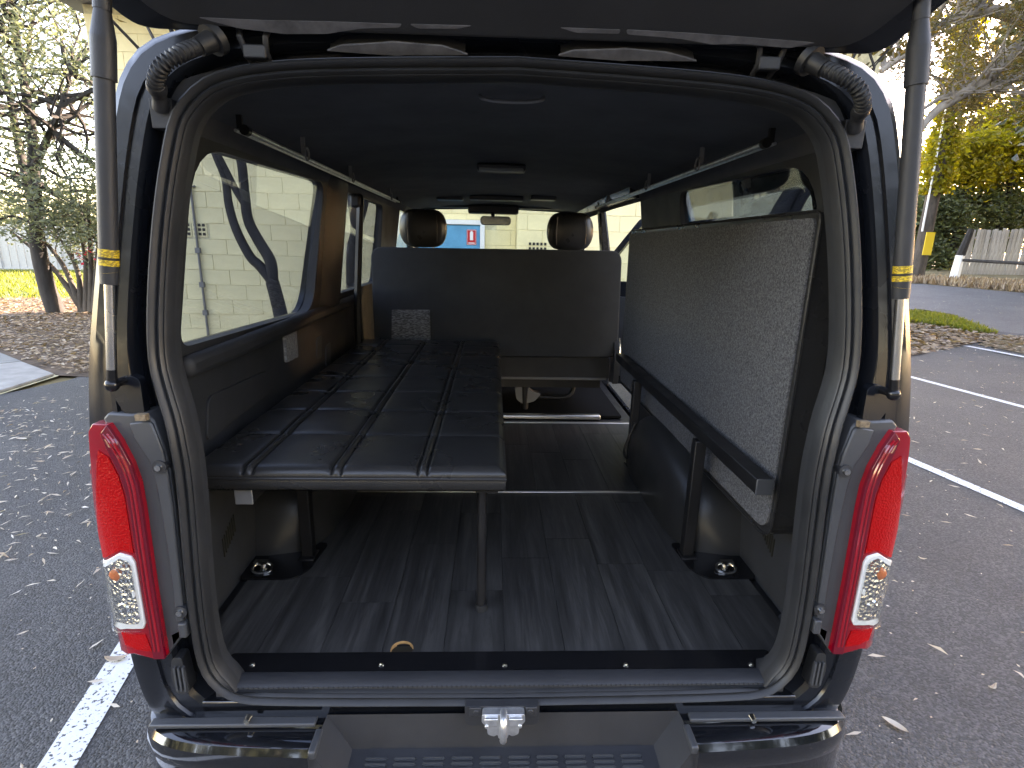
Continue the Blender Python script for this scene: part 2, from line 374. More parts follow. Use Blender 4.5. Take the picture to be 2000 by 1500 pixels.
sheet('garden_bed', [(-4.75, 5.35), (-5.2, 5.42), (-6.9, 6.68), (-12.5, 9.6), (-16, 12.5), (-11, 13.6), (-5.02, 13), (-4.9, 8)], .004, 'soil', .8)
sheet('garden_edge', [(-4.45, 3.75), (-5.1, 4.42), (-9, 4.7), (-9, 3.2), (-5.2, 2.9)], .004, 'soil', .8)
sheet('lawn', [(-40, 13.4), (-14.5, 12.7), (-11, 13.7), (-4.9, 13.1), (-4.9, 32), (-40, 32)], -.004, 'lawn', 2)
path = sheet('path', [(-5.15, 5.40), (-6.92, 6.66), (-9.6, 8.3), (-11, 5.9), (-5.12, 4.50)], .004, 'mortar', 1)
for poly, m in (([(-5.18, 5.37), (-6.05, 5.99), (-6.9, 4.95), (-5.15, 4.54)], 'concrete'), ([(-6.07, 6.01), (-6.9, 6.62), (-8.2, 5.25), (-6.92, 4.97)], 'concrete_dark'), ([(-6.93, 6.63), (-9.5, 8.25), (-10.9, 5.95), (-8.23, 5.26)], 'concrete_dark')):
    bm = plate(poly, lambda u, v, w: Vector((u, v, .008+.03*(1-w)))); link('slab', bm, m, path, bevel=.006)
isl = [gp(*p) for p in ((1740, 612), (1800, 611), (1860, 620), (1910, 638), (1945, 655), (1918, 668), (1850, 682), (1800, 693), (1740, 704))]
sheet('road', [gp(1500, 551), gp(1650, 551), gp(1800, 555), gp(2000, 573), gp(2150, 592), gp(2150, 690), gp(2030, 655), gp(1945, 648), gp(1860, 614), gp(1800, 605), gp(1700, 604), gp(1500, 603)], .004, 'asphalt_road', 2.5)
sheet('traffic_island', isl, .012, 'soil', .8)
sheet('dirt_patch', [gp(1950, 656), gp(2030, 662), gp(2060, 705), gp(1990, 690), gp(1910, 674)], .010, 'verge', .8)
def bayline(x, y, y0, y1, w=.10, k=-.165):
    bm = B(); L = []
    for yy in (y0, y1):
        for s in (-w/2, w/2): xx = x+(yy-y)*k+s; L.append(bm.verts.new((xx, yy, hgt(xx, yy)+.004)))
    bm.faces.new((L[0], L[1], L[3], L[2])); tag(link('parking_line', bm, 'paintline'), kind='structure')
bayline(-1.44, .62, -2.5, 2.6, .115, -.20)
bayline(3.36, 2.91, -2.0, 5.5); bayline(5.72, 5.2, 1.2, 7.2); bayline(8.50, 7.75, 3.2, 8.25)
# ------------------------------------------------------------------ block building
WY = 6.6; WX0, WX1, WH = -5.0, 4.7, 4.3; STEPX, STEPY = .27, .32
bld = thing('block_building', (0, WY, 0), 'cream painted concrete block building in front of the van', 'building')
bm = B(); box(bm, ((WX0+STEPX)/2, WY+.01+.10, WH/2), (STEPX-WX0, .20, WH)); box(bm, ((WX1+STEPX)/2, WY-STEPY+.01+.26, WH/2), (WX1-STEPX, .52, WH)); link('wall_core', bm, 'mortar', bld)
bm = B(); box(bm, ((WX0+WX1)/2+.0, WY+3.4, WH/2), (WX1-WX0-.02, 6.3, WH-.02)); link('wall_body', bm, 'building_side', bld)
bm = B(); box(bm, ((WX0+WX1)/2, WY+3.0, WH+.09), (WX1-WX0+.5, 7.4, .16)); link('roof', bm, 'roof_sheet', bld, bevel=.02)
dL, dR, dT = U(868, 480, y=WY).x-.42, U(938, 460, y=WY).x, 1.86
vp = U(375, 448, y=WY)
def blockmesh(w, h):
    b = B(); box(b, (0, .03, 0), (w, .06, h)); bmesh.ops.bevel(b, geom=b.edges[:], offset=.004, segments=1, affect='EDGES'); finish(b); me = bpy.data.meshes.new('block'); b.to_mesh(me); b.free(); me.materials.append(MATS['blockpaint']); return me
bmesh_full, bmesh_half = blockmesh(.397, .197), blockmesh(.197, .197)
rest = B(); random.seed(3)
def cutblock(a, b2, z0, z1, y):
    if b2-a < .012 or z1-z0 < .012: return
    bm = B(); box(bm, ((a+b2)/2, y+.031, (z0+z1)/2), (b2-a-.005, .058, z1-z0-.005)); link('block', bm, 'blockpaint', bld, bevel=.003)
for r in range(21):
    z = .1+.2*r; x = WX0+(.2 if r % 2 == 0 else .0)
    cells = []
    if r % 2: cells.append((WX0+.1, .2)); x = WX0+.2+.2
    else: x = WX0+.2
    while x+.2 <= WX1+.001: cells.append((x, .4)); x += .4
    for cx, wd in cells:
        if dL-.06 < cx+wd/2 and cx-wd/2 < dR+.07 and z-.1 < dT+.06:
            if z > dT: cutblock(cx-wd/2, cx+wd/2, dT+.065, z+.1, WY)
            elif cx-wd/2 < dL-.06: cutblock(cx-wd/2, dL-.052, z-.1, z+.1, WY)
            elif cx+wd/2 > dR+.07: cutblock(dR+.062, min(cx+wd/2, STEPX), z-.1, z+.1, WY)
            continue
        if abs(cx-vp.x) < .2 and abs(z-vp.z) < .11: continue
        yy = WY if cx < STEPX else WY-STEPY
        if cx-wd/2 < STEPX-.001 and cx+wd/2 > STEPX+.001:
            cutblock(cx-wd/2, STEPX-.003, z-.1, z+.1, WY); cutblock(STEPX, cx+wd/2, z-.1, z+.1, WY-STEPY); continue
        if .5 < z < 2.75:
            o = bpy.data.objects.new('block', bmesh_full if wd > .3 else bmesh_half); COL.objects.link(o); o.parent = bld
            o.location = (cx, yy-WY+random.uniform(0, .0018), z)
        else: box(rest, (cx, yy+.03, z), (wd-.005, .06, .195))
o = link('block', rest, 'blockpaint', bld); o['kind'] = 'stuff'
bm = B()
for a, b2 in ((dL-.05, dL), (dR, dR+.06)): box(bm, ((a+b2)/2, WY-.02, dT/2), (b2-a, .07, dT))
box(bm, ((dL+dR)/2, WY-.02, dT+.03), (dR-dL+.11, .07, .06)); fr = link('door_frame', bm, 'white', bld, bevel=.004)
bm = B(); box(bm, ((dL+dR)/2, WY+.0, dT/2), (dR-dL-.006, .05, dT-.01)); dr = link('door', bm, 'door_blue', bld, bevel=.003)
sp = U(921, 462, y=WY-.03); bm = B(); box(bm, (sp.x, WY-.03, sp.z-.01), (.13, .006, .20)); link('fire_sign', bm, 'red_sign', dr, bevel=.002)
bm = B(); box(bm, (sp.x, WY-.035, sp.z+.005), (.042, .006, .105)); cyl(bm, (sp.x-.012, WY-.035, sp.z+.063), (sp.x+.012, WY-.035, sp.z+.063), .008, n=8)
for e in (-1, 1): box(bm, (sp.x+e*.059, WY-.0345, sp.z-.01), (.004, .005, .19))
for e in (-.103, .083): box(bm, (sp.x, WY-.0345, sp.z+e), (.122, .005, .004))
box(bm, (sp.x, WY-.035, sp.z-.085), (.085, .005, .012)); link('sign_symbol', bm, 'white', dr)
bm = B()
for c in (0, 1): box(bm, (vp.x-.10+.20*c, WY+.025, vp.z), (.19, .05, .195))
vb = link('vent_brick', bm, 'blockpaint', bld, bevel=.004)
bm = B()
for c in (0, 1):
    for i in range(3):
        for k in range(3): box(bm, (vp.x-.10+.20*c-.055+.055*i, WY-.001, vp.z-.058+.058*k), (.036, .01, .036))
link('vent_hole', bm, 'ink', vb)
vq = U(1050, 478, y=WY-STEPY); bm = B()
for i in range(5):
    for k in range(2): box(bm, (vq.x-.10+.05*i, WY-STEPY-.001, vq.z-.03+.06*k-.02), (.03, .01, .035))
link('vent_hole', bm, 'ink', bld)
# conduit on the wall
pa, pb = U(371, 365, y=WY-.03), U(384, 690, y=WY-.03); bm = B(); tube(bm, [(pa.x+.06, WY-.02, pa.z+.01), (pa.x, WY-.02, pa.z), (pa.x, WY-.02, .02)], .016, 8)
for z in (1.0, .62, 1.45): box(bm, (pa.x, WY-.02, z), (.06, .05, .07))
link('conduit', bm, 'greymetal', bld)
# ------------------------------------------------------------------ fences
random.seed(5)
a0, a1 = Vector((-34, 22.5, 0)), Vector((-7, 27.8, 0)); d = (a1-a0); Ln = d.length; d.normalize(); nrm = Vector((d.y, -d.x, 0)); FH = 2.0
fen = thing('steel_fence', a0, 'grey ribbed sheet steel fence behind the lawn', 'fence'); rot = Matrix((( d.x, -d.y, 0), (d.y, d.x, 0), (0, 0, 1)))
me = None; np_ = int(Ln/.30)
b = B()
for sx, dy in ((-.11, 0), (0, .02), (.11, 0)): box(b, (sx, dy, FH/2), (.085 if dy == 0 else .13, .02, FH-.16))
finish(b); me = bpy.data.meshes.new('sheet'); b.to_mesh(me); b.free(); me.materials.append(MATS['colorbond'])
for i in range(np_):
    o = bpy.data.objects.new('sheet', me); COL.objects.link(o); o.parent = fen; p = d*(.15+.30*i); o.location = p; o.rotation_euler = rot.to_euler()
for z in (.06, FH-.05): bm = B(); box(bm, a0+d*Ln/2+Vector((0, 0, z)), (Ln, .06, .07), rot); link('rail', bm, 'colorbond', fen)
for i in range(int(Ln/2.4)+1): bm = B(); box(bm, a0+d*2.4*i+nrm*.02+Vector((0, 0, FH/2)), (.07, .08, FH), rot); link('post', bm, 'colorbond', fen)
# paling fence on the right
q0 = Vector((20.4, 22.4, 0)); q1 = Vector((33, 19.2, 0)); d = (q1-q0); Ln = d.length; d.normalize(); rot = Matrix((( d.x, -d.y, 0), (d.y, d.x, 0), (0, 0, 1)))
pf = thing('paling_fence', (q0.x, q0.y, hgt(q0.x, q0.y)), 'weathered grey timber paling fence beyond the road', 'fence'); zb = hgt(q0.x, q0.y)
pm = []
for i in range(5):
    b = B(); box(b, (0, 0, 1.0), (.13, .025, 2.0)); 
    for v in b.verts: v.co.x += random.uniform(-.008, .008); v.co.z += random.uniform(-.04, .04)
    finish(b); me = bpy.data.meshes.new('paling'); b.to_mesh(me); b.free(); me.materials.append(MATS['paling']); pm.append(me)
n = int(Ln/.137)
for i in range(n):
    p = q0+d*(.137*i); o = bpy.data.objects.new('paling', random.choice(pm)); COL.objects.link(o); o.parent = pf
    o.location = (p.x-q0.x, p.y-q0.y+random.uniform(-.015, .015), hgt(p.x, p.y)-zb+random.uniform(-.06, .03)+(-.15 if i < 26 else 0)); o.rotation_euler = (random.uniform(-.02, .02), random.uniform(-.02, .03), rot.to_euler().z)
for z in (.5, 1.5):
    bm = B(); bx = []
    tube(bm, [(q0+d*t).xy.to_3d()+Vector((.0, .05, hgt((q0+d*t).x, (q0+d*t).y)+z)) for t in (0, Ln/3, 2*Ln/3, Ln)], .045, 4); link('rail', bm, 'paling', pf)
# low log barrier in front of it
lb = Ug(1862, 549); lp = Vector((lb.x, lb.y, lb.z)); bar = thing('log_barrier', lp, 'low dark log rail on a white tipped post before the paling fence', 'barrier')
bm = B(); tube(bm, [lp+Vector((.0, 0, -.05)), lp+Vector((.05, 0, .95))], [.17, .15], 8); link('post', bm, 'white', bar)
bm = B(); tube(bm, [lp+Vector((.05, 0, .93)), lp+Vector((.25, .0, 1.9))], [.15, .10], 8); link('post_top', bm, 'bark_dark', bar)
re = Ug(2120, 580); bm = B(); tube(bm, [lp+Vector((.1, 0, .78)), Vector((re.x, re.y, re.z+.86))], .055, 8); link('rail', bm, 'bark_dark', bar)
bm = B(); tube(bm, [re+Vector((0, 0, -.05)), re+Vector((0, 0, .95))], .15, 8); link('post', bm, 'white', bar)
# utility pole
ub = Ug(1789, 545); up_ = thing('utility_pole', ub, 'tall dark timber utility pole with a yellow plate beside the road', 'pole')
kk = (ub-CAM).length
bm = B(); tube(bm, [ub+Vector((0, 0, -.1)), ub+Vector((0, 0, 5)), ub+Vector((0, 0, 11))], [.26, .23, .17], 10); link('pole_shaft', bm, 'bark', up_)
bm = B(); yp = ub+Vector((-.02, -.30, 1.35)); box(bm, yp, (.34, .03, .85)); link('yellow_plate', bm, 'yellow', up_)
bm = B(); tube(bm, [ub+Vector((-.30, -.2, 1.8)), ub+Vector((-.33, -.1, 11))], .035, 6); link('cable_guard', bm, 'white', up_)
# ================================================================== VAN
van = thing('van', (0, 0, 0), 'black van parked nose in with its rear tailgate raised', 'van')
FZ = .656
def Yr(x, z): return .012+max(0, z-1.25)*.12
xin = lambda z: .775-max(0, z-1.33)*.13
xout = lambda z: .8475-max(0, z-1.3)*.18
def half(px):   # photo pixels on the left side -> (|x|, z) on the rear plane
    out = []
    for p in px:
        q = Us(p[0], p[1], Yr); out.append((abs(q.x), q.z))
    return out
S = half([(983, 1371), (525, 1372), (455, 1363), (420, 1339), (395, 1307), (381, 1255), (367, 1150), (353, 975), (345, 905), (332, 835), (313, 775), (295, 712), (291, 625), (297, 490), (308, 378), (322, 290), (336, 224), (364, 182), (413, 142), (525, 120), (700, 114), (983, 112)])
S[0] = (0, S[0][1]); S[-1] = (0, S[-1][1])
NH = 90
Sh = resample([Vector((a, b)) for a, b in chaikin([Vector(p) for p in S], 2)], NH)
O = [(0, .50), (.70, .50), (.80, .53), (.835, .62), (.8475, .8), (.8475, 1.0), (.8475, 1.3), (xout(1.6), 1.6), (xout(1.88), 1.88), (.712, 1.945), (.66, 1.99), (.45, 2.028), (0, 2.045)]
O = [tuple(p) for p in chaikin([Vector(p) for p in O], 3)]
I = [(0, .64), (.755, .64), (.775, .67), (.775, 1.33), (xin(1.85), 1.85), (.69, 1.895), (.64, 1.922), (.4, 1.948), (0, 1.962)]
CZ = 1.25
def hit(poly, p):
    d = Vector((p[0], p[1]-CZ)); best = None
    for i in range(len(poly)-1):
        a, b = Vector((poly[i][0], poly[i][1]-CZ)), Vector((poly[i+1][0], poly[i+1][1]-CZ)); e = b-a
        den = d.x*e.y-d.y*e.x
        if abs(den) < 1e-9: continue
        t = (a.x*e.y-a.y*e.x)/den; s = (a.x*d.y-a.y*d.x)/den
        if t > 0 and -1e-6 <= s <= 1+1e-6 and (best is None or t > best): best = t
    q = d*(best or 1); return Vector((max(0, q.x), q.y+CZ))
Oh = [hit(O, p) for p in Sh]; Ih = [hit(I, p) for p in Sh]
def full(h): return [Vector((-p.x, p.y)) for p in h]+[Vector((p.x, p.y)) for p in reversed(h[1:-1])]
SF, OF, IF = full(Sh), full(Oh), full(Ih)
NF = len(SF); nrmS = []
for i in range(NF):
    t = SF[(i+1) % NF]-SF[i-1]; n = Vector((t.y, -t.x)).normalized()
    if n.dot(Vector((0, CZ))-SF[i]) < 0: n = -n
    nrmS.append(n)
def ring(pts, yf): return [Vector((p.x, yf(p.x, p.y), p.y)) for p in pts]
rings = []
for t, dy in ((-.02, .01), (0, .0), (.03, .0), (.05, .02), (.10, .042), (.24, .042), (.29, .012), (.34, .004), (.50, .004), (.515, -.002), (.56, -.002), (.575, .004), (.76, .004), (.88, .014), (.95, .034), (.985, .055), (1, .085)):
    rings.append(ring([a.lerp(b, t) for a, b in zip(SF, OF)], lambda x, z, dy=dy: Yr(x, z)+dy))
rings.append(ring(OF, lambda x, z: .30))
bm = B(); loft(bm, rings); frame = link('rear_frame', bm, 'paint', van, ang=30)
# rubber seal round the opening
def clampz(v): return Vector((v.x, min(v.y, .655))) if abs(v.x) < .60 and v.y < .75 else v
rings = []
for off, dy in ((-.004, .006), (.0, -.006), (.004, -.015), (.010, -.019), (.016, -.016), (.020, -.007), (.0225, -.004), (.026, -.009), (.031, -.011), (.035, -.007), (.037, -.003), (.040, -.005), (.044, .0), (.047, .02)):
    off *= .74
    rings.append(ring([clampz(p+n*off) for p, n in zip(SF, nrmS)], lambda x, z, dy=dy: Yr(x, z)+dy))
bm = B(); loft(bm, rings); link('door_seal', bm, 'rubber', van, ang=50)
# trim between seal and cabin
rings = [ring([clampz(p+n*o*.74) for p, n in zip(SF, nrmS)], lambda x, z, d=d: Yr(x, z)+d) for o, d in ((.044, .012), (.046, .03), (.040, .05))]
rings.append([Vector((a.x*.4+b.x*.6, .115, min(a.y*.4+b.y*.6, 9 if a.y > .75 else .648))) for a, b in zip(SF, IF)]); rings.append([Vector((p.x*.985, .205, CZ+(p.y-CZ)*.99)) for p in IF]); rings.append(ring(IF, lambda x, z: .26))
bm = B(); loft(bm, rings); link('rear_trim', bm, 'trim', van)
# ---- sides
def wallpt(px, py, s):     # pixel -> (y, z) on the inner side wall
    x = .74
    for i in range(10): p = U(px, py, x=s*x); x = xin(p.z)
    return (p.y, p.z)
W1 = rpoly([wallpt(*p, -1) for p in ((378, 280), (633, 357), (611, 606), (351, 681))], [.14, .06, .10, .05], 6)
a = [wallpt(*p, -1) for p in ((667, 371), (748, 401), (741, 549), (661, 574))]; W2 = rpoly(a, .05, 5)
W3 = rpoly([(3.08, 1.86), (3.62, 1.86), (4.12, 1.38), (3.08, 1.38)], .05)
W1R = W1
def grow(lp, d):
    c = sum((Vector(p) for p in lp), Vector((0, 0)))/len(lp); return [tuple(Vector(p)+(Vector(p)-c).normalized()*d) for p in lp]
Y0, Y1 = .23, 4.25
def side(s, nm, poly, holes, fx, th, m, up):
    bm = plate(poly, lambda u, v, w: Vector((s*(fx(v)-(th if not up else -th)*w), u, v)), holes, cut=(.35, .25) if not holes else None); return link(nm, bm, m, van, ang=30)
lowL = [(Y0, .64), (Y1, .64), (4.25, 1.33), (Y0, 1.33)]; upL = [(Y0, 1.33), (4.25, 1.33), (3.74, 1.90), (Y0, 1.90)]
side(-1, 'inner_wall', lowL, [], lambda z: .775, .03, 'trim', True)
side(-1, 'inner_window_trim', upL, [W1, W2, W3], xin, .035, 'trim', True)
side(-1, 'body_side', [(.298, .30), (4.55, .30), (4.60, 1.0), (4.5, 1.3), (.298, 1.3)], [], lambda z: .8475, .02, 'paint', False)
side(-1, 'body_side', [(.298, 1.3), (4.5, 1.3), (3.9, 1.93), (.298, 1.93)], [grow(W1, .012), grow(W2, .012), grow(W3, .012)], xout, .02, 'paint', False)
DY0, DY1 = 1.88, 2.92
side(1, 'inner_wall', [(Y0, .64), (DY0, .64), (DY0, 1.33), (Y0, 1.33)], [], lambda z: .775, .03, 'trim', True)
side(1, 'inner_window_trim', [(Y0, 1.33), (DY0, 1.33), (DY0, 1.90), (Y0, 1.90)], [W1R], xin, .035, 'trim', True)
side(1, 'body_side', [(.298, .30), (DY0, .30), (DY0, 1.3), (.298, 1.3)], [], lambda z: .8475, .02, 'paint', False)
side(1, 'body_side', [(.298, 1.3), (DY0, 1.3), (DY0, 1.93), (.298, 1.93)], [grow(W1R, .012)], xout, .02, 'paint', False)
side(1, 'sill_panel', [(DY0+.002, .30), (4.55, .30), (4.55, .62), (DY0+.002, .62)], [], lambda z: .8475, .02, 'paint', False)
bm = B()
for yy in ((DY1, DY1+.09),):
    for z0, z1 in ((.5, 1.3), (1.3, 1.92)):
        loft(bm, [[Vector((f*1, y, z)) for f, y in ((xin(z)-.01, yy[0]), (xout(z)-.003, yy[0]), (xout(z)-.003, yy[1]), (xin(z)-.01, yy[1]))] for z in (z0, z1)], True, True, True)
link('door_pillar', bm, 'paint', van, bevel=.012)
bm = B()
for z0, z1, y0, y1 in ((.5, 1.3, 4.02, 4.5), (1.3, 1.93, 4.3, 4.5)):
    k = 0 if z1 < 1.4 else 1
    loft(bm, [[Vector((f, y-k*(.55 if z == z1 else 0), z)) for f, y in ((xin(z)-.01, y0), (xout(z)-.003, y0), (xout(z)-.003, y1), (xin(z)-.01, y1))] for z in (z0, z1)], True, True, True)
link('front_pillar', bm, 'paint', van, bevel=.01)
bm = plate([(DY0, 1.868), (3.8, 1.868), (3.8, 1.93), (DY0, 1.93)], lambda u, v, w: Vector((xout(v)-.09*(1-w), u, v))); link('roof_rail', bm, 'paint', van)
# panes
def pane(s, lp, m, nm='window'):
    bm = plate(grow(lp, .010), lambda u, v, w: Vector((s*(xout(v)-.026-.004*w), u, v))); return link(nm, bm, m, van, keep=False)
for lp, m in ((W1, 'tint'), (W2, 'tint'), (W3, 'clear')): pane(-1, lp, m)
pane(1, W1R, 'tint')
# roof, headliner
arc = [(.745, 1.88), (.712, 1.945), (.66, 1.99), (.45, 2.028), (.22, 2.04), (0, 2.045)]
arc = [(-a, b) for a, b in arc]+[(a, b) for a, b in reversed(arc[:-1])]
bm = B(); loft(bm, [[Vector((a, y, b-(.05 if y > 4 else 0))) for a, b in arc] for y in (.298, 1, 2, 3, 3.9, 4.08)], False); link('roof', bm, 'paint', van)
arc2 = [(-a, b) for a, b in I[4:]]+[(a, b) for a, b in reversed(I[4:-1])]
bm = B(); loft(bm, [[Vector((a*(1 if y < 3 else .99), y, b-.02*max(0, y-2.6))) for a, b in arc2] for y in [.25+.25*i for i in range(15)]], False); hl = link('headliner', bm, 'headliner', van)
# headliner fittings
hp = U(1000, 190, z=1.945)
bm = B(); tube(bm, smooth_path([hp+Vector((-.072, .02, .006)), hp+Vector((-.065, 0, -.004)), hp+Vector((-.03, -.004, -.010)), hp+Vector((.03, -.004, -.010)), hp+Vector((.065, 0, -.004)), hp+Vector((.072, .02, .006))], 5), .0042, 8); link('grab_strap', bm, 'greymetal', hl)
dp = U(979, 323, z=1.955); bm = B(); box(bm, dp+Vector((0, 0, -.012)), (.21, .09, .03)); dl = link('dome_lamp', bm, 'plastic', hl, bevel=.01)
bm = B(); box(bm, dp+Vector((0, -.03, -.022)), (.19, .04, .014)); link('lamp_lens', bm, 'grey_label', dl, bevel=.005)
for (x0, x1) in ((855, 905), (918, 1022), (1035, 1085)):
    p, q = U(x0, 386, z=1.94), U(x1, 386, z=1.94); bm = B(); box(bm, ((p.x+q.x)/2, p.y-.05, 1.935), (q.x-p.x, .12, .03)); link('overhead_console', bm, 'plastic', hl, bevel=.008)
# floor
bm = B(); box(bm, (0, 2.36, FZ-.028), (1.56, 4.4, .04)); flo = link('floor', bm, 'blackmetal', van)
random.seed(11); pw = .150; HX, HY = U(785, 1267, z=FZ).x, U(785, 1267, z=FZ).y
for i in range(10):
    xc = -.675+.15*i; y = .118
    cuts = [.118]; yy = .118+random.uniform(.12, .55)
    while yy < 1.0: cuts.append(yy); yy += random.uniform(.45, .62)
    if i == 3: cuts = [.118, .62]
    cuts.append(1.004)
    for a, b2 in zip(cuts[:-1], cuts[1:]):
        lp = [(xc-pw/2+.0006, a+.0006), (xc+pw/2-.0006, a+.0006), (xc+pw/2-.0006, b2-.0006), (xc-pw/2+.0006, b2-.0006)]
        hs = []
        if abs(xc-HX) < pw/2 and a < HY < b2: HXc = max(xc-pw/2+.03, min(xc+pw/2-.03, HX)); hs = [[(HXc+.028*math.cos(t*math.pi/14), HY+.028*math.sin(t*math.pi/14)) for t in range(28)]]
        bm = plate(lp, lambda u, v, w: Vector((u, v, FZ-.014*w)), hs); link('plank', bm, 'plank', flo)
for i in range(10):
    xc = -.675+.15*i; y = 1.014; cuts = [1.014, 1.014+random.uniform(.2, .7), 1.925]
    for a, b2 in zip(cuts[:-1], cuts[1:]):
        bm = plate([(xc-pw/2+.0006, a+.0006), (xc+pw/2-.0006, a+.0006), (xc+pw/2-.0006, b2-.0006), (xc-pw/2+.0006, b2-.0006)], lambda u, v, w: Vector((u, v, FZ-.014*w))); link('plank', bm, 'plank', flo)
bm = B(); rr = [[Vector((HXc+r*math.cos(t*math.pi/14), HY+r*math.sin(t*math.pi/14), z)) for t in range(28)] for r, z in ((.029, FZ-.0005), (.029, FZ-.030), (.0275, FZ-.030), (.0275, FZ-.0015), (.029, FZ-.0005))]
loft(bm, rr); link('hole_edge', bm, 'wood_edge', flo)
bm = B(); cyl(bm, (HXc, HY, FZ-.0125), (HXc, HY, FZ-.0115), .028, n=28); link('hole_bottom', bm, 'ink', flo)
bm = B(); box(bm, (0, 1.009, FZ+.003), (1.30, .014, .005)); link('joint_strip', bm, 'alu', flo, bevel=.002)
bm = B(); box(bm, (.0, 1.885, FZ+.002), (1.5, .012, .005)); link('joint_strip', bm, 'alu', flo, bevel=.002)
bm = B(); box(bm, (.0, 1.965, FZ+.013), (1.18, .045, .028)); link('step_trim', bm, 'alu', flo, bevel=.008)
bm = plate([(-.72, 1.99), (.72, 1.99), (.72, 4.2), (-.72, 4.2)], lambda u, v, w: Vector((u, v, FZ+.012*(1-w)))); link('floor_mat', bm, 'matte_black', flo)
# sill
bm = plate(rrect(-.655, .056, .655, .120, .008), lambda u, v, w: Vector((u, v, FZ+.006-.012*w))); es = link('edge_strip', bm, 'gloss_black', van, bevel=.002)
for p in ((493, 1297), (745, 1297), (986, 1298), (1222, 1298), (1467, 1297)):
    q = U(*p, z=FZ+.008); bm = B(); cyl(bm, (q.x, q.y, FZ+.004), (q.x, q.y, FZ+.0085), .0075, .006, 14); cyl(bm, (q.x, q.y, FZ+.0085), (q.x, q.y, FZ+.010), .004, .003, 6); link('screw', bm, 'steel', es)
bm = B(); loft(bm, [[Vector((x, y, z)) for y, z in ((.0575, FZ+.002), (.055, FZ+.010), (.050, FZ+.012), (.022, FZ+.008), (.016, FZ+.004), (.016, FZ-.02))] for x in (-.645, -.3, 0, .3, .645)], False); sl_ = link('sill_trim', bm, 'plastic', van)
n = 46; tm = B(); box(tm, (0, 0, 0), (.008, .003, .003)); finish(tm); tme = bpy.data.meshes.new('tooth'); tm.to_mesh(tme); tm.free(); tme.materials.append(MATS['rubber'])
bm = B()
for i in range(110): box(bm, (-.60+i*.011, .0165, FZ+.003), (.006, .004, .004))
o = link('tooth_row', bm, 'garnish', sl_)
# wheel arches and pads
for s in (-1, 1):
    bm = B(); rr = []
    for iy in range(33):
        t = -1+2*iy/32; ys = .985+.445*t; k = max(0, 1-abs(t)**3.2)**(1/2.4)
        prof = []
        for a in range(15):
            th = a/14*math.pi/2; ex = .55
            xx = .775-.205*max(.02, k)**.5*abs(math.cos(th))**ex; zz = FZ-.002+.29*k*abs(math.sin(th))**ex*(1 if t < .2 else 1)
            prof.append(Vector((s*xx, ys, zz)))
        rr.append(prof)
    loft(bm, rr, False); link('wheel_arch', bm, 'arch', van, ang=60)
    bm = plate(rpoly([(.775, .42), (.62, .42), (.585, .47), (.57, .62), (.775, .62)], .02), lambda u, v, w: Vector((s*u, v, FZ+.005-.01*w))); wp = link('floor_plate', bm, 'gloss_black', van)
    q = U(515, 1107, z=FZ+.01) if s < 0 else U(1415, 1107, z=FZ+.01)
    bm = B(); cyl(bm, (q.x, q.y, FZ+.004), (q.x, q.y, FZ+.022), .014, .010, 12); tube(bm, [(q.x-.03*math.cos(t*math.pi/8)*1.0, q.y-.01+.02*math.sin(t*math.pi/8), FZ+.012+.006*math.sin(t*math.pi/8)) for t in range(17)], .0045, 8); box(bm, (q.x+s*.012, q.y+.012, FZ+.016), (.04, .02, .012)); link('tie_down_ring', bm, 'steel', wp)
# lower wall mouldings on both sides, pocket on the left, stickers
for s in (-1, 1):
    pk = rpoly([wallpt(*p, -1) for p in ((402, 775), (520, 722), (524, 765), (400, 865))], .03)
    bm = plate(pk, lambda u, v, w: Vector((s*(.768+.012*w), u, v)), cut=None); link('pocket_panel', bm, 'trim', van, bevel=.004)
    bm = plate([(.27, 1.355), (DY0, 1.355), (DY0, 1.30), (.27, 1.30)], lambda u, v, w: Vector((s*(.745+.04*w), u, v))); link('window_ledge', bm, 'trim', van, bevel=.018)
    q = wallpt(455, 1018, -1)
    for i in range(7): bm = B(); box(bm, (s*.773, .36+.012*i, .80+.006*i), (.004, .004, .055)); link('vent_slot', bm, 'ink', van)
lp = rpoly([wallpt(*p, -1) for p in ((551, 648), (574, 641), (578, 697), (556, 708))], .004)
bm = plate(lp, lambda u, v, w: Vector((-.766-.012*w, u, v))); link('sticker', bm, 'print_light', van)
for (a, b2) in ((622, 662),(640, 676)):
    lp = [wallpt(*p, -1) for p in ((a-5, b2), (a+4, b2-8), (a+4, b2+36), (a-5, b2+40))]; bm = plate(rpoly(lp, .01), lambda u, v, w: Vector((-.769-.008*w, u, v))); link('wall_button', bm, 'garnish', van)
# pillar between left windows, belt
ya, yb = wallpt(640, 470, -1)[0], wallpt(664, 470, -1)[0]
bm = B(); loft(bm, [[Vector((-(xin(z)-o), y, z)) for y, o in ((ya-.05, 0), (ya, .025), (yb-.02, .025), (yb, 0))] for z in (1.34, 1.6, 1.88)], False); link('pillar_trim', bm, 'trim', van)
q = Vector((-.70, wallpt(690, 420, -1)[0], 1.80)); bm = B(); tube(bm, smooth_path([q+Vector((-.02, .05, .02)), q+Vector((.0, .03, .03)), q+Vector((.02, -.02, .0)), q+Vector((.0, -.02, -.25)), q+Vector((-.02, -.02, -.55)), q+Vector((-.03, 0, -.95))], 6), .018, 6); sb = link('seat_belt', bm, 'blackmetal', van)
bm = B(); box(bm, q+Vector((.0, -.01, .01)), (.05, .07, .06)); link('belt_guide', bm, 'plastic', sb, bevel=.012)
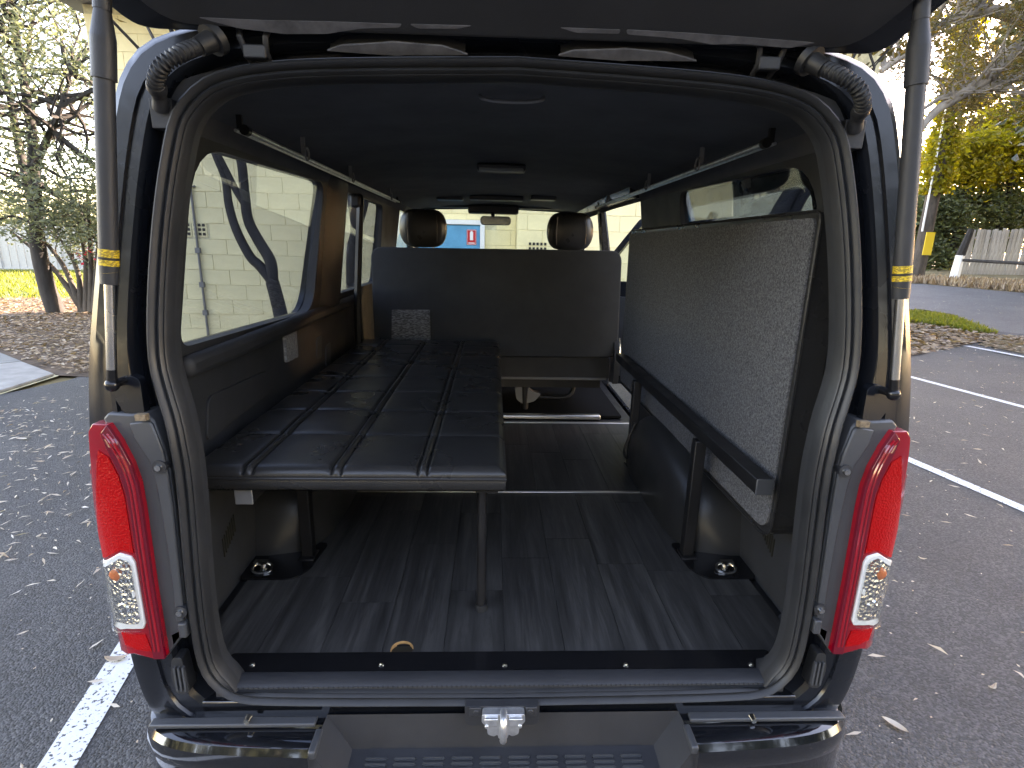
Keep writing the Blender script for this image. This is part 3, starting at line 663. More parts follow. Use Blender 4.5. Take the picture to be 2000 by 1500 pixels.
# ceiling rails
for s, pa_, pb_, br in ((-1, (480, 255), (780, 395), ((600, 305), (690, 350), (765, 386))), (1, (1495, 280), (1165, 405), ((1362, 325), (1262, 365), (1183, 398)))):
    z = 1.872; a, b2 = U(*pa_, z=z), U(*pb_, z=z); bm = B(); cyl(bm, a, b2, .0065, n=10); rl = link('ceiling_rail', bm, 'zinc', van)
    bm = B(); cyl(bm, a+Vector((s*.024, 0, .0)), b2+Vector((s*.024, 0, .0)), .004, n=8); link('rail_backer', bm, 'zinc', rl)
    for p in br:
        q = U(*p, z=z); bm = B(); tube(bm, [q+Vector((0, .018*math.cos(t), .018*math.sin(t)+.006)) for t in [i*math.pi/7 for i in range(-2, 12)]], .003, 6); box(bm, q+Vector((s*.01, 0, .03)), (.010, .014, .05)); link('rail_bracket', bm, 'greymetal', rl)
    for p in (a, b2): bm = B(); cyl(bm, p+Vector((0, -.008, 0)), p+Vector((0, .008, 0)), .012, n=10); box(bm, p+Vector((s*.012, 0, .018)), (.012, .010, .03)); link('rail_end', bm, 'blackmetal', rl)
# front: nose, dash, windscreen, mirror
bm = B(); rr = []
for z, y, xx in ((.30, 4.58, .83), (.7, 4.66, .84), (1.0, 4.66, .84), (1.2, 4.60, .83), (1.28, 4.52, .82), (1.28, 4.10, .78)):
    rr.append([Vector((x*xx, y-.10*abs(x)**4, z)) for x in (-1, -.9, -.7, -.4, 0, .4, .7, .9, 1)])
loft(bm, rr, False); link('nose_panel', bm, 'paint', van)
bm = plate(rrect(-.745, 0, .745, 1, .05), lambda u, v, w: Vector((u, 4.50-.44*v+.006*w-.10*abs(u)**3, 1.275+.665*v)), cut=(.15, .2)); link('windscreen', bm, 'clear', van)
bm = B()
for s in (-1, 1): tube(bm, [(s*.80, 4.44, 1.27), (s*.765, 4.2, 1.6), (s*.715, 3.98, 1.90)], .035, 8)
tube(bm, [(-.72, 3.98, 1.925), (0, 4.03, 1.95), (.72, 3.98, 1.925)], .03, 8); link('windscreen_frame', bm, 'trim', van)
bm = B(); box(bm, (0, 4.1, 1.12), (1.5, .5, .28)); link('dashboard', bm, 'plastic', van, bevel=.06)
mp = U(968, 431, y=3.62); bm = plate(rrect(-.125, -.035, .125, .035, .028), lambda u, v, w: Vector((mp.x+u, 3.62+.03*w-.01*u, mp.z+v)), cut=(.05, .05)); mir = link('rear_view_mirror', bm, 'plastic', van, bevel=.004)
bm = plate(rrect(-.118, -.029, .118, .029, .024), lambda u, v, w: Vector((mp.x+u, 3.618-.006*(1-w)-.01*u, mp.z+v))); link('mirror_glass', bm, 'chrome', mir)
bm = B(); cyl(bm, (mp.x-.02, 3.64, mp.z+.01), (mp.x-.03, 3.78, 1.93), .015); box(bm, (mp.x-.02, 3.76, 1.90), (.42, .14, .07)); link('mirror_mount', bm, 'plastic', mir, bevel=.015)
for s, x0, x1 in ((-1, -.66, -.16), (1, .18, .66)):
    bm = B(); box(bm, ((x0+x1)/2, 3.86, 1.925), (x1-x0, .16, .02)); link('sun_visor', bm, 'trim', van, bevel=.008)
# open front door on the right and the slid-back side door
hx, hy = .82, 3.95; da = R_(57); dd = Vector((math.sin(da), -math.cos(da), 0)); dn = Vector((math.cos(da), math.sin(da), 0))
bm = plate(rpoly([(0, .42), (1.0, .42), (1.0, 1.28), (.98, 1.86), (.46, 1.86), (0, 1.28)], .04), lambda u, v, w: Vector((hx, hy, 0))+dd*u+dn*(.03-.06*w)+Vector((0, 0, v)), [rpoly([(.92, 1.33), (.92, 1.80), (.47, 1.80), (.10, 1.33)], .03)]); fd = link('front_door', bm, 'paint', van)
bm = plate(rpoly([(.93, 1.32), (.93, 1.81), (.47, 1.81), (.09, 1.32)], .03), lambda u, v, w: Vector((hx, hy, 0))+dd*u+dn*(.004-.006*w)+Vector((0, 0, v))); link('pane', bm, 'clear', fd)
bm = plate(rpoly([(.06, .5), (.94, .5), (.94, 1.2), (.06, 1.2)], .06), lambda u, v, w: Vector((hx, hy, 0))+dd*u+dn*(-.028-.03*w)+Vector((0, 0, v))); link('door_card', bm, 'trim', fd, bevel=.01)
bm = plate(rpoly([(.30, .50), (DY0-.25, .50), (DY0-.25, 1.28), (DY0-.25, 1.90), (.34, 1.90), (.30, 1.28)], .05), lambda u, v, w: Vector((xout(v)+.035+.045*w, u, v)), [rpoly([(.46, 1.40), (DY0-.36, 1.40), (DY0-.36, 1.80), (.48, 1.80)], .06)]); sdr = link('sliding_door', bm, 'paint', van)
bm = plate(rpoly([(.44, 1.38), (DY0-.34, 1.38), (DY0-.34, 1.82), (.46, 1.82)], .06), lambda u, v, w: Vector((xout(v)+.060+.005*w, u, v))); link('pane', bm, 'tint', sdr)
bm = B(); tube(bm, smooth_path([(xout(1.5)+.03, 1.24, 1.76), (xout(1.5)-.0, 1.22, 1.70), (xout(1.5)-.0, 1.20, 1.56), (xout(1.5)+.03, 1.18, 1.48)], 5), .018, 8); link('grab_handle', bm, 'plastic', sdr)
# wheels
for sx in (-1, 1):
    for wy in (.985, 3.75):
        bm = B(); prof = [(.19, .10), (.30, .105), (.33, .08), (.335, 0), (.33, -.08), (.30, -.105), (.19, -.10)]
        loft(bm, [[Vector((sx*.70+b_, wy+a_*math.cos(t*math.pi/16), .335+a_*math.sin(t*math.pi/16))) for t in range(32)] for a_, b_ in prof]); wh = link('wheel', bm, 'rubber_tyre', van)
        bm = B(); cyl(bm, (sx*.74, wy, .335), (sx*.79, wy, .335), .195, .18, 28); link('rim', bm, 'greymetal', wh)
bm = B(); box(bm, (0, 2.3, .50), (1.55, 4.2, .20)); link('underbody', bm, 'blackmetal', van)
# ------------------------------------------------------------------ rear exterior fittings, mirrored left/right
def Yl(x, z): return Yr(x, z)-.022+min(1.2, max(0, abs(x)-.78)/.088)**2*.075
def hl_(px, fn):
    out = []
    for p in px:
        q = Us(p[0], p[1], fn); out.append((min(.868, abs(q.x)), q.z))
    return out
LO = [(212, 829), (180, 828), (172, 842), (176, 900), (182, 980), (188, 1070), (198, 1130), (208, 1185), (217, 1230), (232, 1262), (262, 1277), (300, 1287), (325, 1283), (318, 1240), (303, 1150), (290, 1060), (280, 990), (272, 945), (258, 905), (235, 862)]
BAND = [(212, 829), (235, 862), (258, 905), (272, 945), (280, 990), (290, 1060), (303, 1150), (318, 1240), (325, 1283), (303, 1284), (296, 1240), (281, 1150), (268, 1070), (258, 1000), (248, 955), (232, 915), (212, 875), (200, 845)]
CLR = [(187, 1072), (235, 1079), (258, 1086), (266, 1098), (286, 1216), (282, 1226), (250, 1226), (226, 1221), (213, 1208), (198, 1150)]
CLR2 = [(193, 1082), (236, 1088), (253, 1094), (259, 1104), (277, 1208), (273, 1215), (250, 1215), (231, 1210), (218, 1200), (204, 1148)]
MAIN = [(192, 880), (212, 892), (232, 930), (244, 970), (252, 1020), (259, 1066), (262, 1080), (235, 1074), (193, 1068), (190, 1000)]
LOWR = [(238, 1234), (284, 1238), (298, 1272), (268, 1268), (246, 1258)]
GARN = [(207, 815), (218, 803), (262, 806), (290, 803), (306, 818), (326, 872), (337, 915), (346, 985), (356, 1080), (366, 1175), (368, 1215), (362, 1235), (328, 1281), (319, 1236), (305, 1150), (292, 1060), (282, 990), (274, 943), (260, 903), (236, 860)]
STRIP = [(262, 822), (300, 818), (306, 824), (326, 875), (336, 918), (345, 985), (355, 1080), (365, 1175), (366, 1205), (352, 1205), (346, 1150), (334, 1060), (322, 985), (312, 935), (300, 895), (270, 850)]
def LPl(px, s, fn, off, th, nm, m, par, cut=(.025, .025), bev=0):
    poly = hl_(px, fn)
    bm = plate(poly, lambda u, v, w: Vector((s*u, fn(u, v)+off+th*w, v)), cut=cut); return link(nm, bm, m, par, ang=32, bevel=bev)
for s in (-1, 1):
    tl = LPl(LO, s, Yl, 0, .05, 'taillight', 'red_lens', van, bev=.006)
    LPl(BAND, s, Yl, -.006, .008, 'red_band', 'red_dark', tl, bev=.002)
    for sh, rd in ((-9, .0028), (-17, .0022)):
        rib = hl_([(x_+sh, y_) for x_, y_ in LO[:0]+[(222, 846), (236, 864), (259, 907), (273, 947), (281, 992), (291, 1062), (304, 1152), (318, 1236), (323, 1268)]], Yl)
        bm = B(); tube(bm, smooth_path([Vector((s*u, Yl(u, v)-.006, v)) for u, v in rib], 4), rd, 6); link('band_rib', bm, 'red_lens', tl)
    LPl(MAIN, s, Yl, -.0015, .004, 'red_reflector', 'red_facet', tl)
    LPl(LOWR, s, Yl, -.0015, .004, 'red_reflector', 'red_facet', tl)
    LPl(CLR, s, Yl, -.004, .006, 'lamp_surround', 'white', tl, bev=.002)
    LPl(CLR2, s, Yl, -.006, .004, 'lamp_reflector', 'facet_chrome', tl)
    c = hl_([(205, 1143), (266, 1151), (268, 1161), (207, 1153)], Yl); bm = plate(c, lambda u, v, w: Vector((s*u, Yl(u, v)-.010+.005*w, v))); link('lamp_divider', bm, 'white', tl)
    a = hl_([(229, 1121), (246, 1185)], Yl)
    bm = B(); bmesh.ops.create_icosphere(bm, subdivisions=2, radius=.014, matrix=Matrix.Translation((s*a[0][0], Yl(*a[0])-.004, a[0][1])) @ Matrix.Diagonal((1, .35, 1, 1))); link('indicator_bulb', bm, 'amber', tl)
    bm = B(); bmesh.ops.create_icosphere(bm, subdivisions=2, radius=.014, matrix=Matrix.Translation((s*a[1][0], Yl(*a[1])-.004, a[1][1])) @ Matrix.Diagonal((1, .3, 1, 1))); link('reverse_bulb', bm, 'facet_chrome', tl)
    LPl([(p[0]-(4 if p[0] < 225 else -1), p[1]) for p in CLR], s, Yl, -.013, .002, 'clear_lens', 'lens_clear', tl)
    for py in (880, 925, 1000, 1042):
        q = Us(176, py, Yl); bm = B(); box(bm, (s*min(.868, abs(q.x)), q.y+.012, q.z), (.008, .012, .008)); link('lens_tab', bm, 'red_lens', tl)
    gn = LPl(GARN, s, Yr, -.010, .05, 'pillar_garnish', 'garnish', van, cut=(.06, .06), bev=.004)
    LPl(STRIP, s, Yr, -.016, .02, 'garnish_strip', 'garnish', gn, cut=(.06, .06), bev=.003)
    for p in ((322, 905), (362, 1184)):
        q = Us(p[0], p[1], Yr); bm = B(); cyl(bm, (s*abs(q.x), q.y-.026, q.z), (s*abs(q.x), q.y, q.z), .006, .012, 14); link('bolt', bm, 'steel', gn)
        bm = B(); cyl(bm, (s*abs(q.x), q.y-.020, q.z), (s*abs(q.x), q.y, q.z), .0135, .0135, 16); link('bolt_cup', bm, 'plastic', gn)
    q = Us(290, 808, Yr); bm = B(); box(bm, (s*abs(q.x), q.y-.020, q.z), (.020, .012, .012)); link('warning_label', bm, 'orange', gn)
    q = Us(368, 1222, Yr); bm = B(); box(bm, (s*abs(q.x), q.y-.014, q.z+.005), (.016, .02, .034)); link('clip', bm, 'garnish', gn, bevel=.003)
    # ribbed air vent low on the pillar
    q = Us(356, 1312, Yr); vx, vz = abs(q.x), q.z
    bm = plate(rpoly([(vx-.018, vz-.045), (vx+.010, vz-.050), (vx+.018, vz+.0), (vx+.010, vz+.045), (vx-.010, vz+.048)], .012), lambda u, v, w: Vector((s*u, Yr(u, v)-.012+.03*w, v))); av = link('air_vent', bm, 'rubber', van, bevel=.003)
    for i in range(3): bm = B(); box(bm, (s*(vx-.004+.010*(i-1)*.9), Yr(0, .7)-.015, vz-.004), (.004, .008, .06)); link('vent_rib', bm, 'garnish', av)
    # gas strut
    b0 = U(219, 752, y=-.012) if s < 0 else U(1745, 770, y=-.012); t0 = (U(200, 20, x=-.66) if s < 0 else U(1798, 40, x=.67)); t0 = Vector((s*.69, .02, 1.995)) if False else t0
    dv = (t0-b0); L_ = dv.length; dv.normalize(); at = lambda k: b0+dv*k
    lab = .205
    bm = B(); cyl(bm, at(lab+.0-.02), at(lab+.015), .0140, .0150, 18); cyl(bm, at(lab+.015), at(L_-.05), .0150, .0150, 18); cyl(bm, at(L_-.10), at(L_-.04), .0180, .0180, 18); cyl(bm, at(L_-.04), at(L_+.0), .0180, .012, 18); cyl(bm, at(L_), at(L_+.07), .013, .012, 14); st = link('gas_strut', bm, 'plastic', van)
    bm = B(); cyl(bm, at(.03), at(lab-.018), .0085, n=16); link('strut_rod', bm, 'steel', st)
    bm = B(); cyl(bm, at(lab+.012), at(lab+.040), .0156, n=20); cyl(bm, at(lab+.001+.0), at(lab+.0012), .0148, n=18); link('strut_label', bm, 'print_yellow', st)
    bm = B(); cyl(bm, at(lab+.022), at(lab+.0265), .0159, n=20); link('label_band', bm, 'ink', st)
    bm = B(); bmesh.ops.create_icosphere(bm, subdivisions=3, radius=.0125, matrix=Matrix.Translation(b0)); cyl(bm, at(0), at(.035), .009, .008, 12); cyl(bm, b0, b0+Vector((0, .06, 0)), .008, n=10); link('ball_joint', bm, 'gloss_black', st)
    bm = plate(rpoly([(abs(b0.x)-.035, 1.285), (abs(b0.x)-.01, 1.28), (abs(b0.x)+.018, 1.325), (abs(b0.x)+.02, 1.35), (abs(b0.x)-.01, 1.375), (abs(b0.x)-.03, 1.365)], .012), lambda u, v, w: Vector((s*u, Yr(u, v)-.006+.02*w, v))); bk = link('strut_bracket', bm, 'paint', st, bevel=.003)
    # wiring hose
    P0 = Us(372, 80, lambda x, z: .085); pts = [Us(383, 92, lambda x, z: .06), Us(350, 106, lambda x, z: .02), Us(318, 128, lambda x, z: .01), Us(304, 158, lambda x, z: .03), Us(309, 180, lambda x, z: .06), Us(316, 210, lambda x, z: .085)]
    if s > 0: pts = [Vector((-p.x, p.y, p.z)) for p in pts]
    pa2 = smooth_path(pts, 26); n2 = len(pa2)
    k1 = int(n2*.66); bm = B(); tube(bm, pa2[:k1], [.0115+.0026*math.sin(i*2*math.pi/6) for i in range(k1)], 14); hs_ = link('wiring_hose', bm, 'rubber', van, ang=80)
    bm = B(); tube(bm, pa2[k1-2:], [.014+.002*math.sin(i/6) for i in range(n2-k1+2)], 12); e_ = pa2[-1]; box(bm, e_+Vector((0, .012, -.01)), (.04, .03, .05)); link('hose_boot', bm, 'plastic', hs_, bevel=.004)
    g0 = pts[0]; bm = B(); cyl(bm, g0+Vector((s*-.004, .0, .0)), g0+Vector((s*-.02, .02, .018)), .015, .018, 16); cyl(bm, g0+Vector((s*-.018, .018, .016)), g0+Vector((s*-.024, .026, .024)), .026, .028, 18); link('hose_grommet', bm, 'rubber', hs_)
    # gutter clip on the roof edge
    bm = B(); q = Vector((s*.775, .24, 1.905)); box(bm, q, (.05, .03, .022)); link('roof_clip', bm, 'plastic', van, bevel=.005)
# ---- tailgate
TA = R_(36); H0 = Vector((0, .085, 1.958)); ta = Vector((0, -math.cos(TA), math.sin(TA))); tn = Vector((0, -math.sin(TA), -math.cos(TA)))   # tn points down to the camera
def TG(u, v, w=0): return H0+Vector((u, 0, 0))+ta*v+tn*w
tgp = rpoly([(-.675, .0), (.675, .0), (.775, .22), (.845, .62), (.845, 1.20), (.80, 1.34), (-.80, 1.34), (-.845, 1.20), (-.845, .62), (-.775, .22)], [.04, .04, .06, .06, .06, .05, .05, .06, .06, .06])
win = rpoly([(-.62, .25), (.62, .25), (.70, .66), (-.70, .66)], .06)
bm = plate(tgp, lambda u, v, w: TG(u, v, -.03-.035*w), [win]); tg = link('tailgate', bm, 'paint', van, bevel=.012)
bm = plate(grow(win, .02), lambda u, v, w: TG(u, v, -.045-.005*w)); link('rear_window', bm, 'tint', tg)
inn = rpoly([(-.60, .03), (.60, .03), (.70, .22), (.76, .66), (.76, 1.15), (.70, 1.26), (-.70, 1.26), (-.76, 1.15), (-.76, .66), (-.70, .22)], .05)
# inner panel with lens shaped pockets, each closed by a recessed grey cover
def tgpix(px, py):
    d = ray(px, py); t = (H0-CAM).dot(tn)/d.dot(tn); p = CAM+d*t-H0; return (p.x, p.dot(ta))
POC = [[(390, 37), (520, 43), (650, 46), (780, 50), (775, 56), (700, 58), (640, 66), (560, 68), (470, 58)], [(803, 50), (918, 53), (890, 58), (820, 58)], [(640, 102), (670, 92), (760, 89), (860, 93), (912, 110), (780, 108)],
       [(1097, 57), (1208, 61), (1205, 68), (1130, 66)], [(1228, 61), (1350, 68), (1460, 76), (1590, 86), (1540, 96), (1450, 88), (1400, 86), (1330, 78), (1230, 70)], [(1092, 112), (1125, 102), (1215, 102), (1300, 106), (1360, 122), (1220, 118)]]
pk = [rpoly([tgpix(*p) for p in q], .006, 3) for q in POC]
bm = plate(inn, lambda u, v, w: TG(u, v, -.004-.027*w), [win]+pk); ip = link('inner_panel', bm, 'plastic', tg, bevel=0)
for q in pk: bm = plate(grow(q, .004), lambda u, v, w: TG(u, v, -.0032-.004*w)); link('pocket_cover', bm, 'cover', ip)
for s in (-1, 1):
    q = Us(500 if s < 0 else 1500, 98 if s < 0 else 121, lambda x, z: .09)
    bm = B(); 
    for e in (-1, 1): tube(bm, [q+Vector((e*.016, .03, -.02)), q+Vector((e*.018, 0, -.004)), q+Vector((e*.022, -.01, .018)), q+Vector((e*.026, .0, .035)), q+Vector((e*.02, .03, .05))], .006, 6)
    box(bm, q+Vector((0, .0, -.004)), (.04, .02, .022)); link('hinge', bm, 'plastic', tg, bevel=.003)
    bm = plate(rpoly([(.58*s, .05), (.66*s, .05), (.73*s, .24), (.79*s, .64), (.75*s, .64), (.66*s, .24)], .01), lambda u, v, w: TG(u, v, -.024-.02*w)); link('edge_channel', bm, 'paint', tg)
bm = plate(rrect(-.08, 1.20, .08, 1.30, .02), lambda u, v, w: TG(u, v, .012-.03*w)); link('tailgate_latch', bm, 'blackmetal', tg)
# ---- bumper
plan = resample(chaikin([Vector(p) for p in ((.405, -.078), (.62, -.068), (.72, -.052), (.785, -.022), (.822, .03), (.842, .12), (.85, .36))], 2), 26)
def bump(s):
    bm = B(); rr = []
    for i, p in enumerate(plan):
        t = (plan[min(i+1, len(plan)-1)]-plan[max(0, i-1)]).normalized(); n = Vector((-t.y, t.x))
        if n.dot(Vector((0, .3))-p) < 0: n = -n
        rr.append([Vector((s*(p+n*o).x, (p+n*o).y, z)) for o, z in ((.10, .590), (.062, .589), (.058, .583), (.026, .582), (.012, .577), (.003, .564), (0, .546), (.001, .52), (.004, .514), (.004, .42), (.015, .34), (.05, .30), (.14, .29))])
    loft(bm, rr, False, False, False); bm.faces.new([bm.verts[i] for i in range(13)]) if False else None
    return bm
bmp = link('bumper', bump(-1), 'gloss_paint', van, ang=25); link('bumper_wing', bump(1), 'gloss_paint', bmp, ang=25)
bm = B()
F_ = [Vector(p) for p in ((-.345, -.008, .512), (.345, -.008, .512), (.345, -.098, .504), (-.345, -.098, .504))]; T_ = [Vector(p) for p in ((-.400, .006, .594), (.400, .006, .594), (.410, -.080, .584), (-.410, -.080, .584))]
v = [bm.verts.new(p) for p in F_+T_]
for q in ((0, 1, 2, 3), (0, 1, 5, 4), (1, 2, 6, 5), (3, 0, 4, 7)): bm.faces.new([v[i] for i in q])
lo = [bm.verts.new(p) for p in ((-.345, -.104, .492), (.345, -.104, .492), (.345, -.10, .36), (-.345, -.10, .36))]
bm.faces.new((v[3], v[2], lo[1], lo[0])); bm.faces.new((lo[0], lo[1], lo[2], lo[3]))
w2 = [bm.verts.new(p) for p in ((-.415, -.088, .582), (-.415, -.085, .36), (.415, -.088, .582), (.415, -.085, .36))]
bm.faces.new((v[3], lo[0], lo[3], w2[1], w2[0], v[7])); bm.faces.new((v[2], v[6], w2[2], w2[3], lo[2], lo[1]))
bmesh.ops.bevel(bm, geom=[e for e in bm.edges if len(e.link_faces) == 2 and e.calc_face_angle(0) > .3], offset=.009, segments=4, affect='EDGES')
sw = link('step_well', bm, 'plastic', bmp, ang=50)
lm = B(); box(lm, (0, 0, 0), (.050, .0075, .009)); bmesh.ops.bevel(lm, geom=[e for e in lm.edges], offset=.003, segments=2, affect='EDGES'); finish(lm); lme = bpy.data.meshes.new('tread_ridge'); lm.to_mesh(lme); lm.free(); lme.materials.append(MATS['garnish'])
for i in range(10):
    for k in range(4):
        x = -.286+.0635*i; o = bpy.data.objects.new('tread_ridge', lme); COL.objects.link(o); o.parent = bmp; o.location = (x, -.034-.0125*k, .5125-.0015*k)
bm = B(); box(bm, (0, .066, .545), (1.36, .10, .155)); link('rear_sill', bm, 'gloss_paint', van, bevel=.004)
for s in (-1, 1):
    bm = B(); box(bm, (s*.60, -.008, .5905), (.36, .022, .010)); link('bumper_top_strip', bm, 'garnish', bmp, bevel=.003)
    q = U(484, 1411, y=-.018) if s < 0 else U(1470, 1409, y=-.018); bm = B(); cyl(bm, (q.x, -.024, q.z+.006), (q.x, -.01, q.z+.006), .006, .008, 10); link('rivet', bm, 'steel', van)
    bm = B(); box(bm, (s*.408, -.055, .581), (.016, .06, .02)); link('bumper_joint', bm, 'garnish', bmp, bevel=.004)
# ---- striker
q = U(983, 1372, y=-.012); zc = q.z; bm = plate(rpoly([(-.085, .0), (.080, .0), (.080, -.052), (-.085, -.052)], [.004, .004, .016, .016]), lambda u, v, w: Vector((q.x+u, -.022+.02*w, zc+v))); bp_ = link('striker_plate', bm, 'plastic', van, bevel=.003)
for e in (-1, 1): bm = B(); box(bm, (q.x+e*.062, -.024, zc-.012), (.026, .006, .024)); cyl(bm, (q.x+e*.060, -.030, zc-.010), (q.x+e*.060, -.02, zc-.010), .007, .007, 6); link('plate_bolt', bm, 'plastic', bp_, bevel=.002)
bm = plate(rpoly([(-.046, -.002), (.046, -.002), (.048, -.022), (.036, -.036), (.034, -.056), (.020, -.062), (.012, -.056), (.010, -.068), (-.010, -.068), (-.012, -.056), (-.020, -.062), (-.034, -.056), (-.036, -.036), (-.048, -.022)], .005, 3), lambda u, v, w: Vector((q.x+u, -.040+.02*w, zc+v-.002))); sk = link('striker', bm, 'zinc', bp_, bevel=.003)
bm = B(); tube(bm, smooth_path([(q.x, -.030, zc-.004), (q.x, -.058, zc-.008), (q.x, -.062, zc-.04), (q.x, -.052, zc-.062)], 5), .008, 10); 
for e in (-1, 1): box(bm, (q.x+e*.026, -.044, zc-.018), (.030, .010, .020)); cyl(bm, (q.x+e*.036, -.052, zc-.026), (q.x+e*.036, -.04, zc-.026), .005, n=8)
link('striker_hook', bm, 'zinc', sk, bevel=.002)
# ================================================================== THINGS INSIDE THE VAN
# ---- left bed board on its frame
BZ = 1.12
bed = thing('bed_platform', (-.35, 1.0, FZ), 'black quilted leather bed board on steel legs along the left wall', 'bed')
bx0, bx1, by0, by1 = -.735, -.006, .172, 1.90
seams = [U(480, 915, z=BZ).x, U(655, 915, z=BZ).x, U(825, 915, z=BZ).x]; rows = [.407+.2195*i for i in range(7)]
def bedz(x, y):
    z = 0
    for sx in seams:
        for o in (-.011, .011): z -= .008*math.exp(-((x-sx-o)/.0032)**2)
        z += .0035*math.exp(-((x-sx)/.005)**2); z -= .002*math.exp(-((x-sx)/.03)**2)
    for ry in rows:
        d = y-ry-.012*math.sin(x*3)*0; z -= .0050*math.exp(-(d/.0034)**2)+.0014*math.exp(-(d/.03)**2)
    z += .0015*noise.noise((x*9, y*9, 3))+.0025*noise.noise((x*3, y*3, 7))
    e = min(x-bx0, bx1-x, y-by0, by1-y); 
    if e < .022: z -= .011*(1-e/.022)**2
    return z
xsn = sorted(set([bx0+(bx1-bx0)*i/60 for i in range(61)]+[sx+d_ for sx in seams for d_ in (-.018, -.0145, -.011, -.0075, -.004, 0, .004, .0075, .011, .0145, .018)]+[bx0+.004, bx0+.01, bx1-.004, bx1-.01]))
ysn = sorted(set([by0+(by1-by0)*i/80 for i in range(81)]+[r+d_ for r in rows for d_ in (-.007, -.0035, 0, .0035, .007)]+[by0+.004, by0+.01, by0+.016]))
bm = B(); G = [[bm.verts.new((x, y, BZ+bedz(x, y))) for x in xsn] for y in ysn]
for i in range(len(ysn)-1):
    for k in range(len(xsn)-1): bm.faces.new((G[i][k], G[i][k+1], G[i+1][k+1], G[i+1][k]))
def skirt(line):
    prev = line
    for o, dz in ((.003, .016), (.0035, .022), (.001, .026), (.003, .030), (.002, .052), (-.006, .058)):
        cur = []
        for vv in line:
            x, y = vv.co.x, vv.co.y; dx = -o if x <= bx0+1e-6 else (o if x >= bx1-1e-6 else 0); dy = -o if y <= by0+1e-6 else (o if y >= by1-1e-6 else 0)
            cur.append(bm.verts.new((x+dx, y+dy, BZ-dz)))
        for k in range(len(line)): bm.faces.new((prev[k], prev[(k+1) % len(line)], cur[(k+1) % len(line)], cur[k]))
        prev = cur
    bm.faces.new(prev)
loop = G[0][:]+[G[i][-1] for i in range(1, len(ysn))]+list(reversed(G[-1][:-1]))+[G[i][0] for i in range(len(ysn)-2, 0, -1)]
skirt(loop); link('mattress_board', bm, 'leather', bed, ang=60)
bm = B(); tube(bm, [(bx0-.002, by0-.003, BZ-.026), (bx1+.002, by0-.003, BZ-.026), (bx1+.003, by1, BZ-.026)], .0035, 8); link('piping', bm, 'leather', bed)
bm = B(); box(bm, (-.62, 1.0, BZ-.08), (.04, 1.62, .04)); link('support_rail', bm, 'blackmetal', bed, bevel=.003)
bm = B(); box(bm, (-.62, .189, BZ-.08), (.042, .004, .042)); link('rail_end_cap', bm, 'greymetal', bed, bevel=.002)
bm = B(); box(bm, (-.035, 1.0, BZ-.073), (.03, 1.55, .03)); link('support_rail', bm, 'blackmetal', bed, bevel=.003)
for y in (.55, 1.3): bm = B(); box(bm, (-.612, y, (FZ+BZ-.10)/2), (.035, .035, BZ-.10-FZ)); box(bm, (-.612, y-.006, FZ+.004), (.05, .06, .008)); link('leg', bm, 'blackmetal', bed, bevel=.003)
lc = U(940, 1190, z=FZ); bm = B(); tube(bm, [(lc.x, lc.y, FZ-.001), (lc.x, lc.y, 1.02)], .0135, 16); lg = link('leg', bm, 'blackmetal', bed)
bm = B(); box(bm, (lc.x+.008, lc.y, 1.016), (.05, .04, .006)); box(bm, (lc.x+.030, lc.y, 1.04), (.006, .04, .05)); box(bm, (lc.x, lc.y, 1.064), (.08, .04, .006)); link('leg_bracket', bm, 'blackmetal', lg, bevel=.002)
bm = B(); tube(bm, [(lc.x, lc.y, FZ), (lc.x, lc.y, FZ+.02)], .0165, 16); link('foot', bm, 'rubber', lg)
# ---- right bed board, folded up against the wall
fb = thing('folded_bed_panel', (.69, 1.0, FZ), 'grey carpet backed bed board folded upright against the right wall', 'bed')
fx = .66
face = rpoly([(.195, .920), (1.84, .91), (1.86, 1.705), (.190, 1.712)], [.055, .02, .02, .03], 8)
bm = plate(face, lambda u, v, w: Vector((fx+.004+.062*w, u, v))); link('board', bm, 'leather', fb, bevel=.014)
bm = plate(rpoly([(.212, .937), (1.83, .925), (1.845, 1.690), (.208, 1.698)], [.05, .02, .02, .02], 8), lambda u, v, w: Vector((fx-.001+.006*w, u, v))); link('carpet_face', bm, 'carpet', fb)
bm = B(); tube(bm, [Vector((fx+.003, u, v)) for u, v in face]+[Vector((fx+.003, *face[0]))], .004, 6); link('piping', bm, 'leather', fb)
bm = B(); box(bm, (.724, .203, .99), (.016, .004, .05)); link('maker_tag', bm, 'cover', fb)
sp_ = thing('support_rail_frame', (.62, 1.0, FZ), 'black square steel rail on legs in front of the carpeted bed board', 'frame')
ra, rb = U(1490, 968, x=.62), U(1195, 697, x=.62)
bm = B(); box(bm, (.62, (ra.y+1.72)/2, 1.075), (.04, 1.72-ra.y, .04)); link('rail', bm, 'blackmetal', sp_, bevel=.003)
bm = B(); box(bm, (.62, ra.y-.002, 1.075), (.042, .004, .042)); link('end_cap', bm, 'garnish', sp_, bevel=.002)
for y in (.555, 1.30): bm = B(); box(bm, (.604, y, (FZ+1.055)/2), (.035, .035, 1.055-FZ)); box(bm, (.604, y-.006, FZ+.004), (.05, .06, .008)); link('leg', bm, 'blackmetal', sp_, bevel=.003)
bm = B(); tube(bm, smooth_path([(.60, 1.27, .87), (.575, 1.26, .80), (.56, 1.26, .74), (.575, 1.27, .70), (.60, 1.28, .72)], 5), .006, 6); link('strap_loop', bm, 'blackmetal', sp_)
